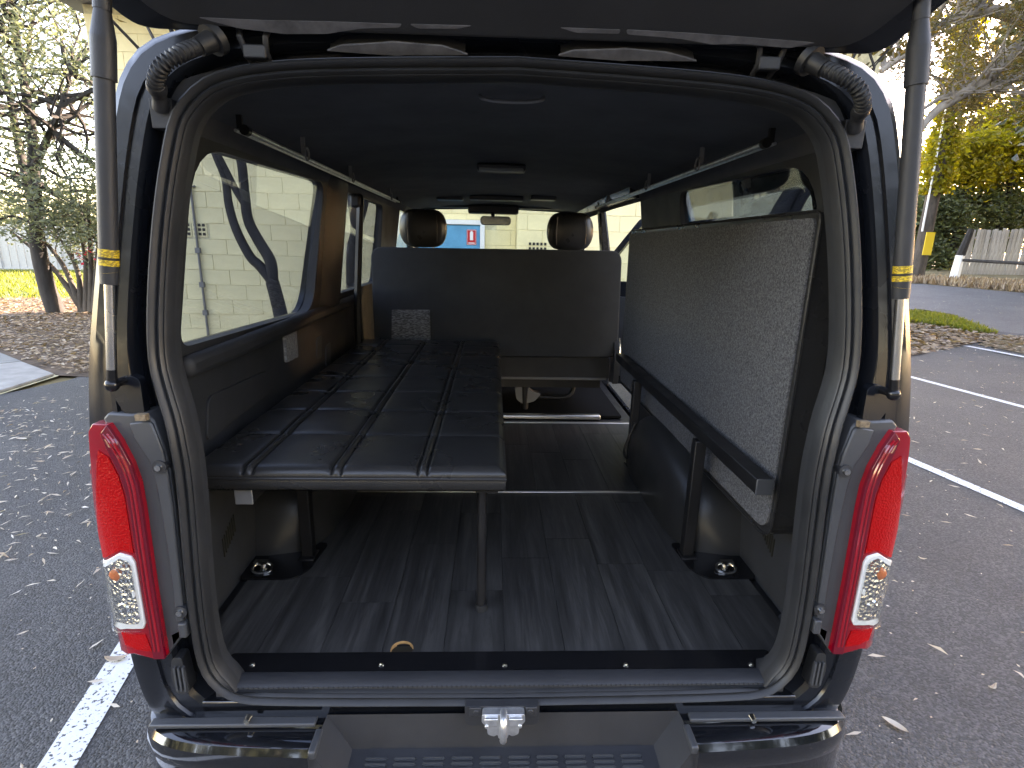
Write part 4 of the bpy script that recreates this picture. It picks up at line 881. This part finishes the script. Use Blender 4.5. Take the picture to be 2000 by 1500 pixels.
# ---- bench seat
bs = thing('bench_seat', (-.02, 2.1, FZ), 'dark fabric rear bench seat seen from behind with a printed sticker', 'seat')
BY = 2.0; cs = [U(722, 486, y=BY), U(1216, 492, y=BY), U(1206, 690, y=BY+.0), U(733, 690, y=BY)]
poly = rpoly([(cs[0].x, cs[0].z+.004), (cs[1].x+.002, cs[1].z-.0), (cs[2].x, 1.015), (cs[3].x, 1.015)], [.06, .06, .05, .05], 8)
bm = plate(poly, lambda u, v, w: Vector((u, BY+.12*(v-1.0)*.35+.11*w+.012*((u/.68)**4), v)), cut=(.12, .12)); bb = link('backrest', bm, 'seatfabric', bs, bevel=.018)
bm = B(); tube(bm, [Vector((u, BY+.12*(v-1.0)*.35+.008+.012*((u/.68)**4), v)) for u, v in poly+[poly[0]]], .006, 6); link('piping', bm, 'seatfabric', bb)
lp = [U(*p, y=BY-.01) for p in ((764, 606), (839, 606), (841, 672), (764, 672))]; bm = plate(rpoly([(p.x, p.z) for p in lp], .006), lambda u, v, w: Vector((u, BY+.12*(v-1.0)*.35-.003+.006*w, v))); link('sticker', bm, 'print', bb)
bm = plate(rrect(-.66, .875, .64, 1.005, .02), lambda u, v, w: Vector((u, BY+.03+.5*w, v))); cu = link('seat_cushion', bm, 'trim', bs, bevel=.012)
bm = B(); box(bm, (-.01, BY+.026, .880), (1.27, .012, .014)); link('cushion_trim', bm, 'greymetal', bs, bevel=.003)
for x in (.655, -.69):
    bm = plate(rpoly([(BY-.02, .86), (BY+.10, .86), (BY+.08, 1.10), (BY+.02, 1.12), (BY-.02, 1.0)], .02), lambda u, v, w: Vector((x+.03*w, u, v))); hb = link('hinge_cover', bm, 'plastic', bs, bevel=.006)
    bm = B(); tube(bm, [(x+.03, BY+.0, 1.0), (x+.03, BY+.01, 1.08), (x+.028, BY+.03, 1.12)], .007, 8); link('recliner_lever', bm, 'steel', hb)
for x in (.16, -.45):
    bm = plate(rpoly([(x-.06, .80), (x+.0, .82), (x+.05, .775), (x+.10, .77), (x+.06, .72), (x-.01, .70), (x-.05, .73)], .015), lambda u, v, w: Vector((u, BY+.10+.05*w, v))); link('seat_foot', bm, 'greymetal', bs, bevel=.006)
    bm = B(); cyl(bm, (x, BY+.12, FZ), (x, BY+.12, .88), .022, .03, 12); link('seat_leg', bm, 'blackmetal', bs)
bm = B(); tube(bm, smooth_path([(.16, BY+.14, .745), (.30, BY+.14, .735), (.40, BY+.14, .735), (.45, BY+.15, .77), (.46, BY+.16, .88)], 6), .014, 10); link('folding_tube', bm, 'blackmetal', bs)
bm = B(); box(bm, (0.0, BY+.27, .84), (1.2, .40, .05)); link('seat_pan', bm, 'blackmetal', bs)
bm = plate(rrect(.60, .70, .645, .80, .008), lambda u, v, w: Vector((u, BY+.55+.01*w, v))); link('white_tag', bm, 'white', bs)
# ---- front seats
def headrest(bm, c, wx, h, d):
    rr = []
    for i in range(17):
        t = i/16; a = t*math.pi; k = math.sin(a)**.45 if 0 < t < 1 else .02
        z = c.z+h/2*(-math.cos(a)); rr.append([Vector((c.x+wx/2*k*math.copysign(abs(math.cos(b))**.62, math.cos(b)), c.y+d/2*k*math.copysign(abs(math.sin(b))**.7, math.sin(b)), z)) for b in [2*math.pi*j/32 for j in range(32)]])
    loft(bm, rr, True, True, True)
for nm, cpx, lab in (('front_seat', (827, 446), 'black leather front seat headrest in line with the blue door'), ('front_seat', (1113, 452), 'black leather front seat headrest nearer the open side door')):
    c = U(*cpx, y=3.2); fs = thing('front_seat', (c.x, 3.3, FZ), lab, 'seat', 'front seats')
    bm = B(); headrest(bm, c+Vector((0, 0, .0)), .35, .275, .15); hr = link('headrest', bm, 'leather', fs, ang=70)
    for e in (-1, 1):
        bm = B(); tube(bm, [(c.x+e*.105, c.y-.074+.0, c.z-.10), (c.x+e*.110, c.y-.081, c.z), (c.x+e*.105, c.y-.074, c.z+.10)], .003, 6); link('seam', bm, 'leather', hr)
        bm = B(); cyl(bm, (c.x+e*.07, c.y, c.z-.22), (c.x+e*.07, c.y, c.z-.10), .007, n=10); link('headrest_post', bm, 'steel', fs)
    bm = plate(rpoly([(-.25, .95), (.25, .95), (.26, 1.3), (.20, c.z-.165), (-.20, c.z-.165), (-.26, 1.3)], .07), lambda u, v, w: Vector((c.x+u*.98, 3.12+.15*w+.12*(v-1.3)*-.2, v)), cut=(.1, .1)); link('backrest', bm, 'leather', fs, bevel=.03)
    bm = B(); box(bm, (c.x, 3.5, .98), (.5, .5, .14)); link('cushion', bm, 'leather', fs, bevel=.04)
    bm = B(); box(bm, (c.x, 3.5, .78), (.44, .42, .26)); link('seat_base', bm, 'plastic', fs, bevel=.02)
# ================================================================== VEGETATION
def leaves(bm, pts, size, asp=.45, droop=0.0):
    for p in pts:
        s = size*random.uniform(.6, 1.35); th, ph = random.uniform(0, 2*math.pi), random.uniform(-.9, .9)-droop
        d = Vector((math.cos(th)*math.cos(ph), math.sin(th)*math.cos(ph), math.sin(ph))); e = d.cross(Vector((random.gauss(0, 1), random.gauss(0, 1), random.gauss(0, 1)))).normalized()*s*asp
        d = d*s; n = d.cross(e).normalized()*s*.12
        a, b, c, f = bm.verts.new(p), bm.verts.new(p+d*.5+e*.5+n), bm.verts.new(p+d), bm.verts.new(p+d*.5-e*.5+n); bm.faces.new((a, b, c, f))
def blob(c, r, n, clumps, sp):
    "clumped cloud of points in an ellipsoid"
    out = []; cs = []
    for i in range(clumps):
        while True:
            v = Vector([random.uniform(-1, 1) for _ in range(3)])
            if .25 < v.length < 1: break
        cs.append(Vector((c[0]+v.x*r[0], c[1]+v.y*r[1], c[2]+v.z*r[2])))
    for i in range(n):
        q = random.choice(cs); k = sp*random.uniform(.5, 1.2); out.append(q+Vector((random.gauss(0, k), random.gauss(0, k), random.gauss(0, k*.7))))
    return out, cs
def branch(bm, p0, p1, r0, r1, wob=.12, n=7, seg=6):
    p0, p1 = Vector(p0), Vector(p1); L = (p1-p0).length; pts = []
    for i in range(n):
        t = i/(n-1); o = Vector((random.gauss(0, 1), random.gauss(0, 1), random.gauss(0, .6)))*wob*L*.25*math.sin(t*math.pi); pts.append(p0.lerp(p1, t)+o)
    pts = smooth_path(pts, 2); tube(bm, pts, [r0+(r1-r0)*i/(len(pts)-1) for i in range(len(pts))], seg)
def tree(name, base, label, trunks, crowns, leaf, lsize, bark, group=None, tw=.5, asp=.45):
    "trunks: list of (points, r0, r1); crowns: list of (centre, radii, leaves, clumps, spread)"
    t = thing(name, base, label, 'tree', group); bm = B()
    for pts, r0_, r1_ in trunks:
        pp = smooth_path(pts, 6); tube(bm, pp, [r0_+(r1_-r0_)*i/(len(pp)-1) for i in range(len(pp))], 10)
    lb = B()
    for c, r, n, k, sp in crowns:
        P, cs = blob(c, r, n, k, sp); leaves(lb, P, lsize, asp)
        src = []
        for pts, r0_, r1_ in trunks: pp = smooth_path(pts, 5); src += pp[len(pp)//3:]
        for q in cs:
            if random.random() < tw: s = random.choice(sorted(src, key=lambda a: (a-q).length)[:max(2, len(src)//4)]); branch(bm, s, q, .035*min(2, r[0]/2)*random.uniform(.5, 1), .006, .25, 6, 5)
    link('trunk', bm, bark, t); link('crown', lb, leaf, t, keep=True); return t
random.seed(21)
# left: leaning tree in the garden bed
tb = Ug(112, 612); yb_ = tb.y
P = lambda px, py, y: U(px, py, y=y)
tree('garden_tree', tb, 'leaning dark trunked tree with small dense leaves in the garden bed', [([tb+Vector((0, 0, -.1)), P(92, 560, yb_), P(74, 480, yb_), P(72, 420, yb_), P(66, 330, yb_), P(60, 240, yb_), P(30, 60, yb_), P(20, -60, yb_)], .17, .05),
    ([P(72, 420, yb_), P(40, 300, yb_+.6), P(10, 150, yb_+.8), P(-40, 20, yb_+1)], .10, .03), ([P(66, 330, yb_), P(110, 230, yb_-.5), P(150, 120, yb_-.4)], .08, .02)],
    [(P(60, 220, yb_), (3.1, 2.2, 2.9), 10500, 130, .32), (P(-60, 60, yb_+.5), (3, 2.4, 2.6), 6000, 80, .35), (P(110, 380, yb_-.6), (1.3, 1.2, 1.0), 1300, 40, .25), (P(150, 40, yb_), (1.3, 1.4, 2.0), 2200, 40, .3)], 'leaf_left', .105, 'bark_dark', tw=.55)
sb_ = Ug(168, 612); ys_ = sb_.y
st = []
for dx, tx, ty in ((0, 150, 420), (.1, 170, 380), (-.1, 120, 470), (.15, 195, 430), (-.05, 60, 440), (0, 20, 450)):
    st.append(([sb_+Vector((dx, 0, -.05)), (sb_+P(tx, ty, ys_))/2+Vector((.1, 0, .1)), P(tx, ty, ys_)], .07, .02))
tree('bushy_shrub', sb_, 'multi stemmed shrub with bare arching stems beside the leaning tree', st, [(P(150, 430, ys_), (.9, .8, .8), 1500, 40, .2), (P(185, 470, ys_+.3), (.7, .6, .6), 900, 26, .18), (P(60, 430, ys_), (.8, .5, .4), 350, 16, .16)], 'leaf_left', .10, 'bark', tw=.7)
lb = B(); fb_, _ = blob(P(172, 497, ys_-.3), (.2, .15, .10), 16, 6, .05); leaves(lb, fb_, .06, .8); fl = tag(link('flowering_bush', lb, 'redflower', keep=True), 'small red blossoms low on the shrub near the steel fence', 'plant')
# far trees behind the steel fence
for i, (x, y, h, lab) in enumerate(((-30, 31, 4.4, 'broad dark tree behind the far end of the steel fence'), (-22, 33, 3.4, 'lower green tree behind the steel fence post'), (-13, 32, 4.0, 'green tree behind the steel fence beside the block building'))):
    b_ = Vector((x, y, 0)); tree('far_tree', b_, lab, [([b_, b_+Vector((.2, 0, h*.5)), b_+Vector((0, .1, h*.85))], .22, .06)], [(b_+Vector((0, 0, h*.62)), (3.6, 2.4, h*.36), 9000, 70, .55)], 'leaf_left', .26, 'bark_dark', 'trees behind the steel fence', tw=.2)
# trees against the building, seen through the windows
wy = 5.15; tw_ = U(560, 700, y=wy); b_ = Vector((tw_.x+.05, wy, 0))
t1 = [b_+Vector((0, 0, -.05)), U(553, 640, y=wy), U(545, 600, y=wy), U(532, 550, y=wy)]
tree('forked_tree', b_, 'dark forked trunk of a young tree standing against the block wall', [(t1, .085, .074), ([t1[-1], U(508, 520, y=wy), U(488, 500, y=wy), U(462, 450, y=wy), U(447, 400, y=wy), U(440, 350, y=wy), U(420, 300, y=wy), U(395, 230, y=wy), U(350, 60, y=wy)], .058, .03),
    ([t1[-1], U(528, 510, y=wy), U(505, 470, y=wy), U(485, 430, y=wy), U(478, 380, y=wy), U(472, 320, y=wy), U(460, 280, y=wy), U(440, 150, y=wy), U(430, 30, y=wy)], .064, .035), ([U(476, 395, y=wy), U(460, 370, y=wy), U(440, 330, y=wy), U(425, 300, y=wy)], .04, .03)],
    [(b_+Vector((-.9, 0, 5.2)), (1.8, 1.2, 1.1), 3500, 40, .25)], 'leaf_gum', .10, 'bark_dark', tw=.5)
wy = 5.2; b_ = Vector((U(685, 560, y=wy).x, wy, 0))
tree('slender_tree', b_, 'slender dark trunk by the block wall behind the seat belt', [([b_+Vector((0, 0, -.05)), b_+Vector((.02, 0, .8)), U(689, 500, y=wy), U(696, 450, y=wy), U(690, 400, y=wy), U(680, 300, y=wy), U(700, 120, y=wy)], .085, .04), ([U(696, 450, y=wy), U(712, 400, y=wy), U(730, 330, y=wy), U(760, 200, y=wy)], .05, .025)],
    [(b_+Vector((.2, 0, 5.0)), (1.2, 1.0, .9), 2200, 30, .25)], 'leaf_gum', .10, 'bark_dark', tw=.5)
wy = 5.3; b_ = Vector((U(1500, 600, y=wy).x-.05, wy, 0))
tree('twin_trunk_tree', b_, 'dark twin trunk seen through the tinted window above the carpeted board', [([b_+Vector((0, 0, -.05)), U(1505, 470, y=wy), U(1520, 420, y=wy), U(1548, 370, y=wy), U(1575, 320, y=wy), U(1600, 250, y=wy)], .11, .06), ([U(1500, 480, y=wy), U(1535, 440, y=wy), U(1562, 390, y=wy), U(1590, 350, y=wy), U(1620, 300, y=wy)], .09, .05)],
    [(b_+Vector((.5, .2, 4.6)), (1.2, 1.0, .9), 2200, 30, .25)], 'leaf_gum', .10, 'bark_dark', tw=.4)
# right: spreading gum whose limbs reach in from outside the frame
g = Vector((11.8, 9.4, hgt(11.8, 9.4))); gy = 9.6
def G_(px, py, y=gy): return U(px, py, y=y)
gum = [([g+Vector((0, 0, -.1)), g+Vector((.1, .1, 1.5)), G_(2110, 200), G_(2130, 40), G_(2160, -150), G_(2200, -330)], .30, .14),
       ([G_(2110, 190), G_(2000, 95), G_(1930, 150), G_(1870, 190), G_(1830, 215), G_(1800, 250), G_(1770, 290)], .14, .04),
       ([G_(2130, 90), G_(2000, 40), G_(1930, 20), G_(1880, 30), G_(1820, 60), G_(1760, 110), G_(1720, 140)], .12, .05),
       ([G_(2110, 190), G_(2010, 150), G_(1940, 165), G_(1880, 180), G_(1840, 190), G_(1800, 215)], .09, .03),
       ([G_(2130, 40), G_(1990, -60), G_(1850, -120), G_(1700, -160)], .12, .05), ([G_(2130, 40), G_(2250, -100), G_(2400, -180)], .14, .05)]
tree('gum_tree', g, 'spreading gum tree with long pale limbs reaching over the right bays', gum, [(G_(1930, 80), (1.6, 1.2, 1.0), 5200, 70, .2), (G_(1800, 90), (.9, .8, .5), 900, 24, .16), (G_(1985, 170), (.8, .8, .5), 900, 26, .16), (G_(1890, 225), (.35, .3, .25), 500, 10, .1), (G_(2150, -100), (3.2, 2.5, 2.0), 9000, 90, .3), (G_(1850, -200), (2.6, 2.2, 1.4), 5200, 60, .3), (G_(2250, 100), (2.0, 2.0, 1.6), 5000, 60, .3)], 'leaf_gum', .085, 'bark_pale', tw=.8, asp=.3)
# ivy on the pole
lb = B(); pts = []
for i in range(3600):
    z = random.uniform(3.2, 11); r = .26+abs(random.gauss(0, .16)); a = random.uniform(0, 2*math.pi); pts.append(ub+Vector((r*math.cos(a), r*math.sin(a), z)))
leaves(lb, pts, .20, .7); tag(link('ivy', lb, 'leaf_sun', keep=True), 'yellow green ivy climbing the upper utility pole', 'plant')
# trees behind the paling fence
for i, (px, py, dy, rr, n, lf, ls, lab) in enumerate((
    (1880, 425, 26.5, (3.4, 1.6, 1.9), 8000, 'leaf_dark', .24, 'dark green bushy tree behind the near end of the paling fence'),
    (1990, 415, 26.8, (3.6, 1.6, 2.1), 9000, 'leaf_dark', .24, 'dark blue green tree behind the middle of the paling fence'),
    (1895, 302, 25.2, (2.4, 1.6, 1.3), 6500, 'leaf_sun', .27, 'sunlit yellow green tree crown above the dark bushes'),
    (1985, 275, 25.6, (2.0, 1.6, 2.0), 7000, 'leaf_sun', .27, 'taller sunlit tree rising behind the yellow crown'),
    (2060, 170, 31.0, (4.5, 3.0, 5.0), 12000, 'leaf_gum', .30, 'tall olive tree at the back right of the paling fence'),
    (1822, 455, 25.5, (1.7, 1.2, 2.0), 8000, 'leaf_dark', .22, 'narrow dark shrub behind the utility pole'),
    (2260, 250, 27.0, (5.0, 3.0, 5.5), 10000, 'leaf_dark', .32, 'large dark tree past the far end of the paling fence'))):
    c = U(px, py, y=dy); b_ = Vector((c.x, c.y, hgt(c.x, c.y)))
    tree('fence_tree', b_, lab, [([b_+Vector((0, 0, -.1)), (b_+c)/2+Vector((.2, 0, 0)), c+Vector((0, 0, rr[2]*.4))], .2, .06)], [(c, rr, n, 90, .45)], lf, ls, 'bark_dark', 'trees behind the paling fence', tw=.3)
# trees added mostly out of view to shade the bays from the low sun
for i, (x, y, h) in enumerate(((21.8, 16.6, 12.5), (16, 7.0, 9), (22, 3.0, 10), (25, 10, 11), (33.5, 26.5, 11))):
    b_ = Vector((x, y, hgt(x, y))); tree('added_shade_tree', b_, ('tall shade tree added right of the far parking bays', 'broad shade tree added right of the near parking bays', 'shade tree added well behind the broad one', 'shade tree added between the tall one and the broad one', 'shade tree added past the end of the paling fence')[i], [([b_, b_+Vector((.3, 0, h*.5)), b_+Vector((0, .2, h*.9))], .35, .08)], [(b_+Vector((0, 0, h*.66)), (4.6, 4.2, h*.42), 30000, 220, .6)], 'leaf_shade', .46, 'bark', 'shade trees added beside the bays', tw=.2)
# unseen trees added opposite the building to darken reflections in the black paint
for x, y, h, lb_ in ((-13, -9, 8, 'added leafy tree at the lawn end of the car park edge opposite the building'), (-7.5, -13.5, 9, 'added tall leafy tree opposite the left end of the block building'), (-.5, -15.5, 8.5, 'added leafy tree straight across the car park from the tailgate'), (6.5, -14, 9, 'added tall leafy tree across from the right parking bays'), (12.5, -9.5, 8, 'added leafy tree at the road end of the car park edge opposite the building')):
    b_ = Vector((x, y, 0)); tree('added_boundary_tree', b_, lb_, [([b_+Vector((0, 0, -.1)), b_+Vector((.2, 0, h*.4)), b_+Vector((0, .2, h*.8))], .28, .08)], [(b_+Vector((0, 0, h*.52)), (4.0, 2.4, h*.44), 9000, 110, .5)], 'leaf_left', .42, 'bark_dark', 'unseen trees added opposite the building', tw=.2)
# ------------------------------------------------------------------ ground cover
def inpoly(x, y, poly):
    c = False; j = len(poly)-1
    for i in range(len(poly)):
        if (poly[i][1] > y) != (poly[j][1] > y) and x < (poly[j][0]-poly[i][0])*(y-poly[i][1])/(poly[j][1]-poly[i][1])+poly[i][0]: c = not c
        j = i
    return c
def scatter(poly, n):
    xs_, ys_ = [p[0] for p in poly], [p[1] for p in poly]; out = []
    while len(out) < n:
        x, y = random.uniform(min(xs_), max(xs_)), random.uniform(min(ys_), max(ys_))
        if inpoly(x, y, poly): out.append((x, y))
    return out
def litter(bm, pts, size, asp, lift=.02):
    for x, y in pts:
        s = size*random.uniform(.5, 1.4); a = random.uniform(0, 2*math.pi); z = hgt(x, y)+.012+random.uniform(0, lift)
        d = Vector((math.cos(a), math.sin(a), random.uniform(-.2, .25)))*s; e = Vector((-math.sin(a), math.cos(a), random.uniform(-.5, .5)))*s*asp*.5; p = Vector((x, y, z)); n = Vector((0, 0, s*random.uniform(-.05, .12)))
        v = [bm.verts.new(q) for q in (p, p+d*.35+e+n, p+d, p+d*.4-e+n)]; bm.faces.new(v)
bed_poly = [(-4.75, 5.4), (-5.2, 5.5), (-6.9, 6.75), (-12.5, 9.7), (-16, 12.5), (-11, 13.6), (-5.02, 13), (-4.9, 8)]
bm = B(); litter(bm, scatter(bed_poly, 14000), .085, .45, .03); litter(bm, scatter([(-4.45, 3.75), (-5.1, 4.42), (-9, 4.7), (-9, 3.2), (-5.2, 2.9)], 2500), .08, .4, .02); tag(link('leaf_litter', bm, 'dry', keep=True), 'brown fallen leaves covering the garden bed', 'leaf litter', kind='stuff')
bm = B(); litter(bm, scatter(isl, 3000), .11, .5, .03); litter(bm, scatter([gp(1950, 656), gp(2030, 662), gp(2060, 705), gp(1990, 690), gp(1910, 674)], 500), .10, .4); tag(link('leaf_litter', bm, 'dry', keep=True), 'brown fallen leaves on the traffic island', 'leaf litter', kind='stuff')
bm = B(); L1 = scatter([(-1.1, -1.2), (-1.1, 2.5), (-4.6, 5.2), (-5.0, 3.2), (-4.0, -1.2)], 420)+scatter([(-2.2, 1.2), (-2.4, 2.4), (-4.6, 4.6), (-5.0, 3.2), (-3.4, 1.4)], 520)+scatter([(1.1, -1.0), (1.1, 3), (9, 9), (12, 6), (5, -1)], 520)+scatter([(8, 12), (16, 16), (24, 19), (20, 14), (13, 11)], 160)
litter(bm, L1, .058, .20, .006); tag(link('leaf_scatter', bm, 'pale_leaf', keep=True), 'pale dry leaves scattered over the asphalt', 'leaf litter', kind='stuff')
bm = B(); litter(bm, scatter([(-1.1, -1.2), (-1.1, 2.5), (-4.6, 5.2), (-5.0, 3.2), (-4.0, -1.2)], 160)+scatter([(1.1, -1.0), (1.1, 3), (9, 9), (12, 6), (5, -1)], 1800)+scatter([(-1.1, -1.2), (-1.1, 2.5), (-4.6, 5.2), (-5.0, 3.2), (-4.0, -1.2)], 900), .012, .6, .002); tag(link('leaf_crumbs', bm, 'pale_leaf', keep=True), 'tiny pale leaf crumbs on the asphalt', 'leaf litter', kind='stuff')
for i, (px, py, s, a, lab) in enumerate(((1748, 1420, .085, 2.2, 'large curved dry leaf on asphalt beside the bumper corner'), (1938, 1348, .045, .3, 'small orange brown leaf lying on the right asphalt'), (1800, 1095, .04, 2.6, 'pale crumbled leaf beside the right reversing lamp'), (45, 860, .10, 3.0, 'long pale bark strip on asphalt near the garden edge'), (225, 1293, .09, .1, 'pale bark strip lying on the left white line'))):
    p = Ug(px, py); bm = B(); V_ = []
    for k in range(9):
        t = k/8; wv = s*.16*math.sin(math.pi*t)**.7+.0005; c_ = p+Vector((math.cos(a+.5*(t-.5)), math.sin(a+.5*(t-.5)), 0))*(t-.5)*s+Vector((0, 0, .008+.012*(2*t-1)**2)); nn = Vector((-math.sin(a), math.cos(a), .35)); V_.append([bm.verts.new(c_+nn*wv), bm.verts.new(c_+Vector((0, 0, -.002))), bm.verts.new(c_-nn*wv+Vector((0, 0, .7*wv)))])
    for k in range(8):
        for j in range(2): bm.faces.new((V_[k][j], V_[k][j+1], V_[k+1][j+1], V_[k+1][j]))
    tag(link('fallen_leaf', bm, 'pale_leaf'), lab, 'leaf', 'fallen leaves on the asphalt')
def blades(bm, pts, h):
    for x, y in pts:
        a = random.uniform(0, 6.28); hh = h*random.uniform(.5, 1.3); wv = hh*.14; p = Vector((x, y, hgt(x, y)-.01)); t = Vector((random.gauss(0, .35), random.gauss(0, .35), 1)).normalized()*hh; e = Vector((math.cos(a), math.sin(a), 0))*wv
        bm.faces.new([bm.verts.new(q) for q in (p-e, p+e, p+t*.6+e*.6+Vector((t.x, t.y, 0))*.1, p+t)])
bm = B(); blades(bm, scatter([(-30, 13.8), (-14.5, 12.9), (-11, 13.8), (-5.2, 13.2), (-5.2, 27), (-30, 22)], 26000), .13); tag(link('grass', bm, 'grassblade', keep=True), 'green lawn grass between the garden bed and the steel fence', 'grass', kind='stuff')
ig = [gp(*p) for p in ((1740, 611), (1800, 612), (1860, 622), (1910, 640), (1945, 655), (1900, 652), (1840, 640), (1790, 634), (1740, 632))]
bm = B(); blades(bm, scatter(ig, 6000), .12); tag(link('grass', bm, 'grassblade', keep=True), 'sunlit yellow green grass strip on the traffic island', 'grass', kind='stuff')
bm = B(); vg = [gp(1700, 549), gp(1800, 553), gp(2000, 571), gp(2120, 585), gp(2120, 566), gp(2000, 556), gp(1860, 547), gp(1700, 541)]; blades(bm, scatter(vg, 5000), .22); tag(link('grass', bm, 'dry', keep=True), 'dry brown verge grass under the paling fence', 'grass', kind='stuff')
